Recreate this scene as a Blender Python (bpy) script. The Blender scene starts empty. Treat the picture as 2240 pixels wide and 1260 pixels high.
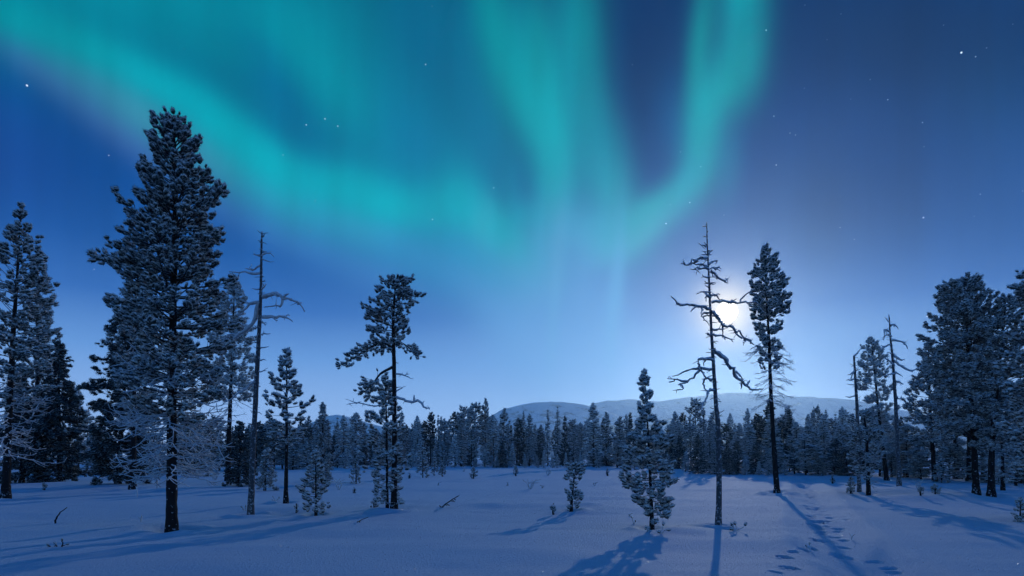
import bpy, math, random
import numpy as np

SC = bpy.context.scene
ROOT = SC.collection
F = 1244.0          # focal length in pixels of the 2240 px wide photograph
HX, HY = 1120.0, 1000.0   # where the level line of sight meets the picture
CAMH = 1.62

# ------------------------------------------------------------------ camera
cam_data = bpy.data.cameras.new("camera")
cam_data.sensor_width = 36.0
cam_data.lens = 36.0 * F / 2240.0
cam_data.shift_y = (HY - 630.0) / 2240.0
cam_data.clip_start = 0.05
cam_data.clip_end = 20000.0
cam = bpy.data.objects.new("camera", cam_data)
cam.location = (0, 0, CAMH)
cam.rotation_euler = (math.radians(90), 0, 0)
ROOT.objects.link(cam)
SC.camera = cam

SC.view_settings.view_transform = 'Standard'
SC.view_settings.look = 'None'
SC.view_settings.exposure = 0.0
SC.view_settings.gamma = 1.0
SC.view_settings.use_curve_mapping = False
SC.cycles.max_bounces = 8
SC.cycles.diffuse_bounces = 3
SC.cycles.glossy_bounces = 2
SC.cycles.transmission_bounces = 4
SC.cycles.transparent_max_bounces = 8
SC.cycles.volume_bounces = 1
SC.cycles.use_denoising = True
SC.cycles.sample_clamp_indirect = 4.0

# ------------------------------------------------------------------ moon direction
MOON_PX = (1590.0, 683.0)
MD = np.array([(MOON_PX[0] - HX) / F, 1.0, (HY - MOON_PX[1]) / F])
MD = MD / np.linalg.norm(MD)

moon_light = bpy.data.lights.new("moonlight", 'SUN')
moon_light.energy = 0.8
moon_light.angle = math.radians(0.6)
moon_light.color = (0.84, 0.84, 0.84)
mo = bpy.data.objects.new("moonlight", moon_light)
from mathutils import Vector
mo.rotation_euler = Vector((MD[0], MD[1], MD[2])).to_track_quat('Z', 'Y').to_euler()
mo.location = (0, 0, 60)
ROOT.objects.link(mo)

# ------------------------------------------------------------------ sky: night gradient, aurora, moon aureole, stars
def lin(c):
    out = []
    for v in c:
        v = v / 255.0
        out.append(v / 12.92 if v <= 0.04045 else ((v + 0.055) / 1.055) ** 2.4)
    return tuple(out)

world = bpy.data.worlds.new("World")
SC.world = world
world.use_nodes = True
WN = world.node_tree.nodes
WL = world.node_tree.links
WN.clear()

def wn(t, **kw):
    n = WN.new(t)
    for k, v in kw.items():
        setattr(n, k, v)
    return n

def wmath(op, a, b=None, clamp=False):
    n = wn('ShaderNodeMath', operation=op, use_clamp=clamp)
    for i, v in enumerate((a, b)):
        if v is None:
            continue
        if hasattr(v, 'is_output'):
            WL.new(v, n.inputs[i])
        else:
            n.inputs[i].default_value = v
    return n.outputs[0]

tc = wn('ShaderNodeTexCoord')
nrm = wn('ShaderNodeVectorMath', operation='NORMALIZE')
WL.new(tc.outputs['Generated'], nrm.inputs[0])
DIR = nrm.outputs[0]
sep = wn('ShaderNodeSeparateXYZ')
WL.new(DIR, sep.inputs[0])
dx, dy, dz = sep.outputs
ys = wmath('MAXIMUM', dy, 0.06)
U = wmath('DIVIDE', dx, ys)
V = wmath('DIVIDE', dz, ys)
cmb = wn('ShaderNodeCombineXYZ')
WL.new(U, cmb.inputs[0]); WL.new(V, cmb.inputs[1])
wnz = wn('ShaderNodeTexNoise')
wnz.inputs['Scale'].default_value = 3.0
wnz.inputs['Detail'].default_value = 2.0
WL.new(DIR, wnz.inputs['Vector'])
sub = wn('ShaderNodeVectorMath', operation='SUBTRACT')
WL.new(wnz.outputs['Color'], sub.inputs[0]); sub.inputs[1].default_value = (0.5, 0.5, 0.5)
scl = wn('ShaderNodeVectorMath', operation='MULTIPLY')
WL.new(sub.outputs[0], scl.inputs[0]); scl.inputs[1].default_value = (0.045, 0.045, 0.0)
addv = wn('ShaderNodeVectorMath', operation='ADD')
WL.new(cmb.outputs[0], addv.inputs[0]); WL.new(scl.outputs[0], addv.inputs[1])
UV = addv.outputs[0]
UV0 = cmb.outputs[0]

ramp = wn('ShaderNodeValToRGB')
WL.new(dz, ramp.inputs[0])
BASE = [(0.0, (168, 200, 250)), (0.08, (156, 196, 250)), (0.158, (108, 160, 226)), (0.234, (56, 112, 190)),
        (0.306, (28, 90, 168)), (0.373, (8, 76, 152)), (0.434, (0, 66, 138)), (0.516, (0, 56, 120)),
        (0.626, (0, 50, 102)), (1.0, (0, 36, 76))]
el = ramp.color_ramp.elements
while len(el) > 1:
    el.remove(el[-1])
el[0].position = BASE[0][0]; el[0].color = (*lin(BASE[0][1]), 1)
for p, c in BASE[1:]:
    e = el.new(p); e.color = (*lin(c), 1)
col = ramp.outputs[0]

def layer(px, py, sx, sy, rot, c, a, uv=None):
    """one soft patch of light (or of darker sky) at its own bearing and height in the sky"""
    global col
    mp = wn('ShaderNodeMapping', vector_type='TEXTURE')
    # the faint link to the colour so far keeps the patches in order, one after the other, for the shader compiler
    seq = wn('ShaderNodeVectorMath', operation='MULTIPLY_ADD')
    WL.new(col, seq.inputs[0]); seq.inputs[1].default_value = (1e-7, 1e-7, 0.0); WL.new(uv or UV, seq.inputs[2])
    WL.new(seq.outputs[0], mp.inputs['Vector'])
    mp.inputs['Location'].default_value = ((px - HX) / F, (HY - py) / F, 0)
    mp.inputs['Rotation'].default_value = (0, 0, -math.radians(rot))
    mp.inputs['Scale'].default_value = (sx / F, sy / F, 1)
    d = wn('ShaderNodeVectorMath', operation='DOT_PRODUCT')
    WL.new(mp.outputs[0], d.inputs[0]); WL.new(mp.outputs[0], d.inputs[1])
    g = wmath('POWER', 0.3679, d.outputs['Value'])
    g = wmath('MULTIPLY', g, a)
    mx = wn('ShaderNodeMix', data_type='RGBA')
    WL.new(g, mx.inputs['Factor'])
    WL.new(col, mx.inputs['A'])
    mx.inputs['B'].default_value = (*lin(c), 1)
    col = mx.outputs['Result']

T = (0, 172, 188); M = (0, 136, 156); G = (58, 142, 170); P = (72, 98, 174); L = (76, 166, 212); D = (0, 98, 142)
AURORA = [
    # darker corners and side skies
    (-40, 330, 260, 150, 20, (22, 66, 140), .75),
    (2250, 420, 230, 200, 0, (40, 86, 148), .55),
    (2050, 800, 420, 110, 0, (84, 130, 198), .55),
    (1950, 330, 280, 160, 0, (0, 58, 124), .55),
    (2180, 150, 160, 170, 0, (0, 64, 106), .5),
    # wide wash of the upper left
    (250, -20, 520, 170, 8, M, .95),
    (720, 120, 330, 190, 25, M, .85),
    (900, 330, 260, 190, 35, (0, 124, 160), .8),
    (1000, 120, 220, 200, 0, (0, 104, 140), .7),
    # mauve lower hem of the left arc
    (90, 150, 130, 34, 36, (60, 92, 160), .55),
    (270, 285, 150, 42, 36, (66, 96, 168), .6),
    (430, 400, 140, 42, 34, (66, 112, 184), .5),
    (640, 520, 170, 44, 28, (56, 114, 188), .6),
    (840, 610, 150, 46, 28, (64, 124, 196), .6),
    # grey-teal band inside it
    (170, 160, 130, 50, 32, (50, 124, 160), .7),
    (310, 245, 140, 55, 34, G, .85),
    (470, 345, 130, 50, 38, G, .8),
    (610, 430, 130, 55, 30, (44, 146, 182), .75),
    (790, 500, 160, 60, 22, (50, 150, 192), .8),
    (960, 590, 150, 60, 35, (50, 140, 196), .75),
    # bright teal core
    (30, 40, 150, 55, 25, (0, 148, 160), .8),
    (200, 110, 150, 48, 24, (0, 150, 162), .8),
    (360, 185, 140, 48, 26, T, .8),
    (480, 270, 110, 48, 42, T, .9),
    (580, 350, 120, 55, 38, T, .9),
    (720, 400, 140, 58, 16, T, .85),
    (860, 445, 130, 55, 14, T, .85),
    (990, 430, 90, 70, 50, T, .75),
    (1080, 510, 90, 50, 40, T, .75),
    # upper patch and the dark lane between
    (700, 150, 190, 70, 50, (0, 148, 168), .75),
    (560, 60, 130, 40, 20, (0, 138, 156), .5),
    (610, 200, 150, 48, 56, (0, 106, 148), .9),
    (450, 85, 160, 28, 22, (0, 124, 148), .5),
    (930, 100, 160, 70, 62, (0, 98, 138), .75),
    (920, 320, 110, 70, 60, (0, 116, 160), .7),
    (1080, 300, 120, 36, 82, (0, 116, 158), .65),
    # middle rays
    (1090, 60, 150, 42, 76, (0, 150, 162), .75),
    (1180, 160, 170, 75, 80, (0, 152, 166), .9),
    (1275, 80, 170, 52, 88, (0, 142, 158), .85),
    (1150, 210, 130, 40, 74, (0, 158, 172), .6),
    (1215, 300, 150, 46, 84, T, .9),
    (1290, 260, 170, 46, 84, (0, 142, 164), .7),
    (1330, 370, 120, 50, 80, (0, 142, 172), .75),
    (1215, 420, 110, 40, 92, (0, 160, 182), .8),
    (1180, 110, 90, 20, 88, (0, 136, 150), .5),
    # dark gaps either side
    (1430, 120, 200, 62, 86, (0, 46, 100), .9),
    (1470, 300, 130, 40, 88, (0, 84, 146), .75),
    (1120, 420, 70, 26, 84, (0, 134, 172), .5),
    # right ray
    (1625, -10, 130, 52, 92, T, 1.0),
    (1630, 110, 90, 46, 96, T, .95),
    (1535, 90, 160, 26, 96, (0, 150, 162), .85),
    (1590, 180, 90, 46, 112, (0, 160, 172), .85),
    (1540, 250, 110, 36, 98, T, .85),
    (1530, 340, 100, 38, 96, (0, 156, 176), .85),
    (1590, 370, 90, 30, 95, (0, 122, 164), .45),
    (1500, 410, 80, 34, 128, (10, 152, 182), .8),
    (1420, 470, 90, 34, 148, (0, 158, 180), .8),
    # where the rays meet and fade down
    (1340, 450, 90, 44, 70, (20, 156, 184), .7),
    (1060, 500, 60, 30, 90, (60, 166, 192), .5),
    (1290, 520, 120, 60, 10, (60, 160, 198), .75),
    (1380, 525, 120, 34, 150, (66, 166, 200), .7),
    (1200, 530, 80, 36, 96, (50, 162, 202), .45),
    (1165, 625, 110, 64, 110, (84, 160, 212), .6),
    (1090, 690, 130, 60, 60, (86, 154, 216), .55),
    (1265, 620, 110, 60, 90, (80, 150, 210), .5),
    (1345, 620, 110, 18, 94, (78, 158, 216), .45),
    (1180, 780, 320, 110, 0, (122, 176, 236), .4),
    (1110, 535, 90, 48, 40, (0, 164, 186), .75),
    (1385, 500, 80, 36, 150, (6, 162, 186), .6),
    (1320, 520, 60, 40, 60, (40, 162, 196), .5),
    (1150, 480, 40, 60, 90, (0, 158, 184), .5),
    (1110, 600, 60, 80, 100, (70, 160, 208), .5),
    (1020, 560, 90, 40, 38, (34, 150, 192), .5),
    (1330, 690, 60, 120, 0, (90, 160, 222), .35),
    (1240, 720, 150, 130, 90, (104, 170, 230), .4),
    (1345, 640, 150, 14, 93, (88, 168, 220), .35),
    (1215, 640, 170, 16, 96, (96, 172, 220), .35),
    (2050, 60, 420, 170, 0, (0, 44, 92), .75),
    (1900, 60, 200, 120, 0, (0, 52, 106), .5),
    (1830, 440, 190, 150, 0, (0, 56, 120), .65),
]
for a in AURORA:
    layer(*a)
# fine upright streaks inside the aurora
smp = wn('ShaderNodeMapping'); smp.inputs['Scale'].default_value = (11.0, 0.9, 1.0)
smp.inputs['Rotation'].default_value = (0, 0, math.radians(4))
WL.new(UV, smp.inputs['Vector'])
snz = wn('ShaderNodeTexNoise'); snz.inputs['Scale'].default_value = 1.0; snz.inputs['Detail'].default_value = 3.0
WL.new(smp.outputs[0], snz.inputs['Vector'])
up = wn('ShaderNodeMapRange', interpolation_type='SMOOTHSTEP'); WL.new(V, up.inputs['Value'])
up.inputs['From Min'].default_value = 0.25; up.inputs['From Max'].default_value = 0.45
amp = wmath('MULTIPLY', wmath('SUBTRACT', snz.outputs['Fac'], 0.5), wmath('MULTIPLY', up.outputs[0], 0.6))
gain = wmath('ADD', amp, 1.0)
gsc = wn('ShaderNodeVectorMath', operation='SCALE')
WL.new(col, gsc.inputs[0]); WL.new(gain, gsc.inputs['Scale'])
col = gsc.outputs[0]
# moonlit air round the moon
for (r, c, a) in ((120, (170, 174, 210), .34), (56, (255, 243, 228), .95)):
    layer(MOON_PX[0], MOON_PX[1], r, r, 0, c, a, UV0)

# behind the viewer: night blue above an added low pale band for fill light
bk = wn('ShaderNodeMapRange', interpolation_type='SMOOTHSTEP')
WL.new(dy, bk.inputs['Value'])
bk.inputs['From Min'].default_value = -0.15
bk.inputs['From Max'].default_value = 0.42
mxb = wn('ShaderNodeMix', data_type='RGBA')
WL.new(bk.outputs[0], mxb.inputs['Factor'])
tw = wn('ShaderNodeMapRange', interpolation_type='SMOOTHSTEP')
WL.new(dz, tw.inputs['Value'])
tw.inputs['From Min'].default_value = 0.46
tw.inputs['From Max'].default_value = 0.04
mfill = wn('ShaderNodeMix', data_type='RGBA')
WL.new(tw.outputs[0], mfill.inputs['Factor'])
mfill.inputs['A'].default_value = (0.0, 0.070, 0.330, 1)       # night blue overhead
mfill.inputs['B'].default_value = (0.27, 0.54, 0.85, 1)        # added pale band, lights tree fronts and fells from behind the viewer
WL.new(mfill.outputs['Result'], mxb.inputs['A'])
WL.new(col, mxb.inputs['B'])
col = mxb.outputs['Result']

# stars: many faint ones, and the bright ones at their own places
vor = wn('ShaderNodeTexVoronoi', feature='F1')
vor.inputs['Scale'].default_value = 55.0
WL.new(DIR, vor.inputs['Vector'])
inside = wmath('LESS_THAN', vor.outputs['Distance'], 0.045)
sc_ = wn('ShaderNodeSeparateColor')
WL.new(vor.outputs['Color'], sc_.inputs[0])
pick = wmath('GREATER_THAN', sc_.outputs[0], 0.4)
high = wmath('GREATER_THAN', dz, 0.16)
stars = wmath('MULTIPLY', wmath('MULTIPLY', inside, pick), wmath('MULTIPLY', high, wmath('MULTIPLY', sc_.outputs[1], 0.24)))
for (px, py, r, b) in ((59, 187, 2.6, .75), (2103, 115, 2.4, .95), (2020, 476, 2.2, .5), (2028, 692, 2.0, .45), (1080, 411, 1.5, .6), (1698, 361, 1.5, .6),
                       (670, 273, 1.5, .6), (711, 260, 1.5, .6), (739, 276, 1.5, .6), (2134, 124, 1.6, .5), (1693, 254, 1.5, .5), (1942, 218, 1.5, .45), (2018, 268, 1.5, .45), (238, 340, 1.5, .35), (1509, 443, 1.5, .5), (946, 480, 1.5, .6), (1676, 66, 1.5, .7), (1457, 489, 1.7, .7), (931, 141, 1.5, .5)):
    s = np.array([(px - HX) / F, 1.0, (HY - py) / F]); n_ = np.linalg.norm(s); s = s / n_
    ds = wn('ShaderNodeVectorMath', operation='DISTANCE')
    WL.new(DIR, ds.inputs[0]); ds.inputs[1].default_value = tuple(s)
    lt = wmath('LESS_THAN', ds.outputs['Value'], .78 * r / F / n_)
    stars = wmath('ADD', stars, wmath('MULTIPLY', lt, b))
adds = wn('ShaderNodeMix', data_type='RGBA', blend_type='ADD')
adds.inputs['Factor'].default_value = 1.0
WL.new(col, adds.inputs['A'])
sm = wn('ShaderNodeCombineColor')
WL.new(wmath('MULTIPLY', stars, .9), sm.inputs[0]); WL.new(wmath('MULTIPLY', stars, .95), sm.inputs[1]); WL.new(stars, sm.inputs[2])
WL.new(sm.outputs[0], adds.inputs['B'])
col = adds.outputs['Result']
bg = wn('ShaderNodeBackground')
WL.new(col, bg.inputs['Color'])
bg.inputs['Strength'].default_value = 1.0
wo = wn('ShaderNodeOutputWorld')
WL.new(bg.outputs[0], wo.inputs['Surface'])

# ------------------------------------------------------------------ helpers
def link(o, parent=None):
    ROOT.objects.link(o)
    if parent is not None:
        o.parent = parent
    return o

def mesh_obj(name, verts, faces, mats, parent=None, smooth=True, mat_idx=None, loc=None):
    """verts (n,3); faces: list of (m,k) int arrays"""
    me = bpy.data.meshes.new(name)
    verts = np.asarray(verts, dtype=np.float32)
    me.vertices.add(len(verts))
    me.vertices.foreach_set("co", verts.ravel())
    nl = sum(f.size for f in faces)
    npoly = sum(len(f) for f in faces)
    me.loops.add(nl)
    me.loops.foreach_set("vertex_index", np.concatenate([f.ravel() for f in faces]).astype(np.int32))
    me.polygons.add(npoly)
    tot = np.concatenate([np.full(len(f), f.shape[1], dtype=np.int32) for f in faces])
    st = np.concatenate([[0], np.cumsum(tot)[:-1]]).astype(np.int32)
    me.polygons.foreach_set("loop_start", st)
    me.polygons.foreach_set("loop_total", tot)
    if mat_idx is not None:
        me.polygons.foreach_set("material_index", np.asarray(mat_idx, dtype=np.int32))
    for m in mats:
        me.materials.append(m)
    me.update(calc_edges=True)
    me.polygons.foreach_set("use_smooth", np.full(npoly, smooth))
    o = bpy.data.objects.new(name, me)
    if loc is not None:
        o.location = loc
    return link(o, parent)

def tag(o, label=None, cat=None, group=None, kind=None):
    if label: o['label'] = label
    if cat: o['category'] = cat
    if group: o['group'] = group
    if kind: o['kind'] = kind
    return o

def empty(name, loc):
    o = bpy.data.objects.new(name, None)
    o.location = loc
    o.empty_display_size = 0.2
    return link(o)

def wp(px, py, Y):
    return np.array([(px - HX) / F * Y, Y, CAMH + (HY - py) / F * Y])

_hr = np.random.RandomState(7)
_LAT = _hr.rand(256, 256)
def vnoise(x, y):
    x = np.asarray(x, dtype=float); y = np.asarray(y, dtype=float)
    xi = np.floor(x).astype(int); yi = np.floor(y).astype(int)
    fx = x - xi; fy = y - yi
    fx = fx * fx * fx * (fx * (fx * 6 - 15) + 10); fy = fy * fy * fy * (fy * (fy * 6 - 15) + 10)
    a = _LAT[xi % 256, yi % 256]; b = _LAT[(xi + 1) % 256, yi % 256]
    c = _LAT[xi % 256, (yi + 1) % 256]; d = _LAT[(xi + 1) % 256, (yi + 1) % 256]
    return (a * (1 - fx) + b * fx) * (1 - fy) + (c * (1 - fx) + d * fx) * fy - 0.5

def sstep(a, b, x):
    t = np.clip((x - a) / (b - a), 0, 1)
    return t * t * (3 - 2 * t)

# ------------------------------------------------------------------ materials
def new_mat(name):
    m = bpy.data.materials.new(name)
    m.use_nodes = True
    nt = m.node_tree
    b = nt.nodes.get('Principled BSDF')
    return m, nt, b

def frosted(name, dark, frost, lo, hi, nscale=9.0, namp=0.9, rough=0.9, bump=0.0, trans=0.0):
    """hoar frost and snow that settle on the upper sides; dark needles or bark show below and in gaps"""
    m, nt, b = new_mat(name)
    N, Lk = nt.nodes, nt.links
    geo = N.new('ShaderNodeNewGeometry')
    sp = N.new('ShaderNodeSeparateXYZ'); Lk.new(geo.outputs['Normal'], sp.inputs[0])
    tcx = N.new('ShaderNodeTexCoord')
    nz = N.new('ShaderNodeTexNoise'); nz.inputs['Scale'].default_value = nscale; nz.inputs['Detail'].default_value = 3
    Lk.new(tcx.outputs['Object'], nz.inputs['Vector'])
    ma = N.new('ShaderNodeMath'); ma.operation = 'MULTIPLY_ADD'
    Lk.new(nz.outputs['Fac'], ma.inputs[0]); ma.inputs[1].default_value = namp; ma.inputs[2].default_value = -0.5 * namp
    ad = N.new('ShaderNodeMath'); ad.operation = 'ADD'
    Lk.new(sp.outputs[2], ad.inputs[0]); Lk.new(ma.outputs[0], ad.inputs[1])
    mr = N.new('ShaderNodeMapRange'); mr.interpolation_type = 'SMOOTHSTEP'
    mr.inputs['From Min'].default_value = lo; mr.inputs['From Max'].default_value = hi
    Lk.new(ad.outputs[0], mr.inputs['Value'])
    mx = N.new('ShaderNodeMix'); mx.data_type = 'RGBA'
    Lk.new(mr.outputs[0], mx.inputs['Factor'])
    mx.inputs['A'].default_value = (*dark, 1); mx.inputs['B'].default_value = (*frost, 1)
    Lk.new(mx.outputs['Result'], b.inputs['Base Color'])
    b.inputs['Roughness'].default_value = rough
    b.inputs['Specular IOR Level'].default_value = 0.15
    if bump:
        bp = N.new('ShaderNodeBump'); bp.inputs['Strength'].default_value = bump; bp.inputs['Distance'].default_value = 0.03
        n2 = N.new('ShaderNodeTexNoise'); n2.inputs['Scale'].default_value = nscale * 3; n2.inputs['Detail'].default_value = 4
        Lk.new(tcx.outputs['Object'], n2.inputs['Vector'])
        Lk.new(n2.outputs['Fac'], bp.inputs['Height']); Lk.new(bp.outputs[0], b.inputs['Normal'])
    return m

FROST = (0.82, 0.82, 0.80)
MAT_NEEDLE = frosted('frosted_pine_needles', (0.018, 0.032, 0.030), FROST, -0.62, 0.55, 13, 0.9)
MAT_PALE = frosted('heavily_frosted_needles', (0.06, 0.085, 0.09), FROST, -1.0, 0.4, 11, 0.9)
MAT_DARK = frosted('spruce_needles', (0.012, 0.024, 0.022), (0.55, 0.55, 0.54), -0.05, 1.1, 9, 1.0)
MAT_SPRUCE = frosted('snowy_spruce_needles', (0.016, 0.030, 0.028), FROST, -0.7, 0.7, 6, 1.4)
MAT_FARPINE = frosted('hoar_pine_needles', (0.035, 0.055, 0.058), FROST, -1.0, 0.5, 4, 1.2)
MAT_BARK = frosted('dark_bark_with_snow', (0.022, 0.020, 0.020), (0.6, 0.64, 0.7), 0.22, 0.42, 14, 1.5, bump=0.8)
MAT_GREY = frosted('grey_dead_wood', (0.09, 0.09, 0.096), (0.68, 0.72, 0.76), 0.0, 0.5, 16, 1.6, bump=0.6)
MAT_RIME = frosted('rimed_dead_wood', (0.16, 0.16, 0.17), (0.70, 0.73, 0.77), -0.5, 0.4, 16, 1.6, bump=0.6)
MAT_TWIG = frosted('hoar_frosted_twigs', (0.30, 0.32, 0.35), (0.70, 0.72, 0.74), -0.9, 0.3, 12, 1.0)
MAT_LIMB = frosted('pine_limb_bark', (0.03, 0.03, 0.032), FROST, 0.2, 0.8, 12, 0.9)

def snow_material(name, far=False):
    m, nt, b = new_mat(name)
    N, Lk = nt.nodes, nt.links
    tcx = N.new('ShaderNodeTexCoord')
    b.inputs['Roughness'].default_value = 0.75
    b.inputs['Specular IOR Level'].default_value = 0.25
    if not far:
        n1 = N.new('ShaderNodeTexNoise'); n1.inputs['Scale'].default_value = 22; n1.inputs['Detail'].default_value = 6; n1.inputs['Roughness'].default_value = .7
        n2 = N.new('ShaderNodeTexNoise'); n2.inputs['Scale'].default_value = 1.1; n2.inputs['Detail'].default_value = 3
        mp = N.new('ShaderNodeMapping'); mp.inputs['Scale'].default_value = (0.5, 1.6, 1)
        Lk.new(tcx.outputs['Object'], n1.inputs['Vector'])
        Lk.new(tcx.outputs['Object'], mp.inputs['Vector']); Lk.new(mp.outputs[0], n2.inputs['Vector'])
        bp = N.new('ShaderNodeBump'); bp.inputs['Strength'].default_value = 0.85; bp.inputs['Distance'].default_value = 0.06
        Lk.new(n1.outputs['Fac'], bp.inputs['Height'])
        Lk.new(bp.outputs[0], b.inputs['Normal'])
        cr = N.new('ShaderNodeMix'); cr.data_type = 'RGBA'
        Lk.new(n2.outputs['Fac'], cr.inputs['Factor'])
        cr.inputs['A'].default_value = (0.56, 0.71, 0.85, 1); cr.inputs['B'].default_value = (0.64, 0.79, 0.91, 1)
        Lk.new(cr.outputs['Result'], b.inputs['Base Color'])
    else:
        # open fell snow, wind-scoured heath, scattered birch scrub low down
        n1 = N.new('ShaderNodeTexNoise'); n1.inputs['Scale'].default_value = 0.016; n1.inputs['Detail'].default_value = 8; n1.inputs['Roughness'].default_value = .72
        mp = N.new('ShaderNodeMapping'); mp.inputs['Scale'].default_value = (1.0, 0.35, 3.0)
        Lk.new(tcx.outputs['Object'], mp.inputs['Vector']); Lk.new(mp.outputs[0], n1.inputs['Vector'])
        sp = N.new('ShaderNodeSeparateXYZ'); Lk.new(tcx.outputs['Object'], sp.inputs[0])
        mr = N.new('ShaderNodeMapRange'); mr.inputs['From Min'].default_value = 60; mr.inputs['From Max'].default_value = 230
        mr.inputs['To Min'].default_value = 0.13; mr.inputs['To Max'].default_value = -0.10
        Lk.new(sp.outputs[2], mr.inputs['Value'])
        ad = N.new('ShaderNodeMath'); ad.operation = 'ADD'
        Lk.new(n1.outputs['Fac'], ad.inputs[0]); Lk.new(mr.outputs[0], ad.inputs[1])
        st = N.new('ShaderNodeMapRange'); st.interpolation_type = 'SMOOTHSTEP'
        st.inputs['From Min'].default_value = 0.46; st.inputs['From Max'].default_value = 0.60
        Lk.new(ad.outputs[0], st.inputs['Value'])
        cr = N.new('ShaderNodeMix'); cr.data_type = 'RGBA'
        Lk.new(st.outputs[0], cr.inputs['Factor'])
        cr.inputs['A'].default_value = (0.96, 0.965, 0.975, 1); cr.inputs['B'].default_value = (0.26, 0.27, 0.29, 1)
        Lk.new(cr.outputs['Result'], b.inputs['Base Color'])
        n2 = N.new('ShaderNodeTexNoise'); n2.inputs['Scale'].default_value = 0.05; n2.inputs['Detail'].default_value = 5
        Lk.new(mp.outputs[0], n2.inputs['Vector'])
        bp = N.new('ShaderNodeBump'); bp.inputs['Strength'].default_value = 0.5; bp.inputs['Distance'].default_value = 6
        Lk.new(n2.outputs['Fac'], bp.inputs['Height']); Lk.new(bp.outputs[0], b.inputs['Normal'])
    return m

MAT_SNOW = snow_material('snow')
MAT_FELL = snow_material('fell_snow', True)

# ------------------------------------------------------------------ snow ground: one height function
WELLS = []     # (x, y, radius, depth) hollow round each trunk
MOUNDS = []    # (x, y, rx, ry, h)
PRINTS = []    # (x, y, rx, ry, angle, depth)

def ground0(x, y):
    x = np.asarray(x, dtype=float); y = np.asarray(y, dtype=float)
    r = np.hypot(x, y)
    z = 0.16 * vnoise(x / 9.0 + 3.3, y / 6.0 + 1.7) + 0.11 * vnoise(x / 3.4 + 8, y / 1.6 + 5)
    z = z + 0.022 * vnoise(x / 0.9 + 2, y / 0.45 + 9)
    z = z + 0.5 * vnoise(x / 45.0 + 11, y / 45.0 + 4) * sstep(25, 90, r)
    return z * (1 - sstep(300, 900, r))

def solve(px, py, fn):
    Y = CAMH * F / (py - HY)
    for _ in range(12):
        x = (px - HX) / F * Y
        Y = 0.5 * Y + 0.5 * (CAMH - float(fn(x, Y))) * F / (py - HY)
    return Y

def add_mound(px, py, wpx, h, ratio=0.7):
    Y = solve(px, py, ground0)
    rx = wpx / F * Y
    MOUNDS.append(((px - HX) / F * Y, Y, rx, max(rx * ratio, 0.25), h))

for a in ((895, 1108, 60, .07), (1287, 1108, 45, .12), (1080, 1105, 40, .06), (1490, 1162, 75, .09), (700, 1055, 70, .10),
          (640, 1120, 90, .10), (1110, 1044, 40, .05), (1960, 1075, 70, .14), (2010, 1090, 70, .12), (1600, 1048, 120, .12), (370, 1100, 150, .06),
          (120, 1060, 160, .12), (60, 1170, 220, .10), (1330, 1118, 120, .08), (1395, 1060, 120, .06), (2080, 1085, 90, .1), (250, 1160, 160, .07), (900, 1180, 300, .05)):
    add_mound(*a)

def ground(x, y):
    x = np.asarray(x, dtype=float); y = np.asarray(y, dtype=float)
    z = ground0(x, y)
    for (mx, my, rx, ry, h) in MOUNDS:
        z = z + h * np.exp(-((x - mx) / rx) ** 2 - ((y - my) / ry) ** 2)
    return z

TRACK = []
def track_height(x, y):
    x = np.asarray(x, dtype=float); y = np.asarray(y, dtype=float)
    d = np.full(np.broadcast(x, y).shape, 1e9)
    for (ax, ay), (bx, by) in zip(TRACK[:-1], TRACK[1:]):
        vx, vy = bx - ax, by - ay
        t = np.clip(((x - ax) * vx + (y - ay) * vy) / (vx * vx + vy * vy), 0, 1)
        d = np.minimum(d, np.hypot(x - ax - t * vx, y - ay - t * vy))
    return -0.075 * np.exp(-(d / 0.55) ** 2) + 0.035 * np.exp(-((d - 0.95) / 0.25) ** 2)

def ground_full(x, y):
    z = ground(x, y) + track_height(x, y)
    for (mx, my, r, dep) in WELLS:
        q = ((x - mx) ** 2 + (y - my) ** 2) / (r * r)
        z = z - dep * np.exp(-q * 2.2) + (0.5 + .9 * vnoise(x / .5 + mx, y / .5 + my)) * dep * np.exp(-((np.sqrt(q) - 1.45) / 0.55) ** 2)
    for (mx, my, rx, ry, an, dep) in PRINTS:
        c, s = math.cos(an), math.sin(an)
        u = ((x - mx) * c + (y - my) * s) / rx; v = (-(x - mx) * s + (y - my) * c) / ry
        q = (u * u + v * v) * (1 + 1.1 * vnoise(x / .11 + mx * 9, y / .13 + my * 7))
        z = z - dep * (1 - sstep(0.15, 1.25, q)) * (1 + .35 * v) + 0.10 * dep * np.exp(-((np.sqrt(q) - 1.3) / 0.3) ** 2)
    return z

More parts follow.
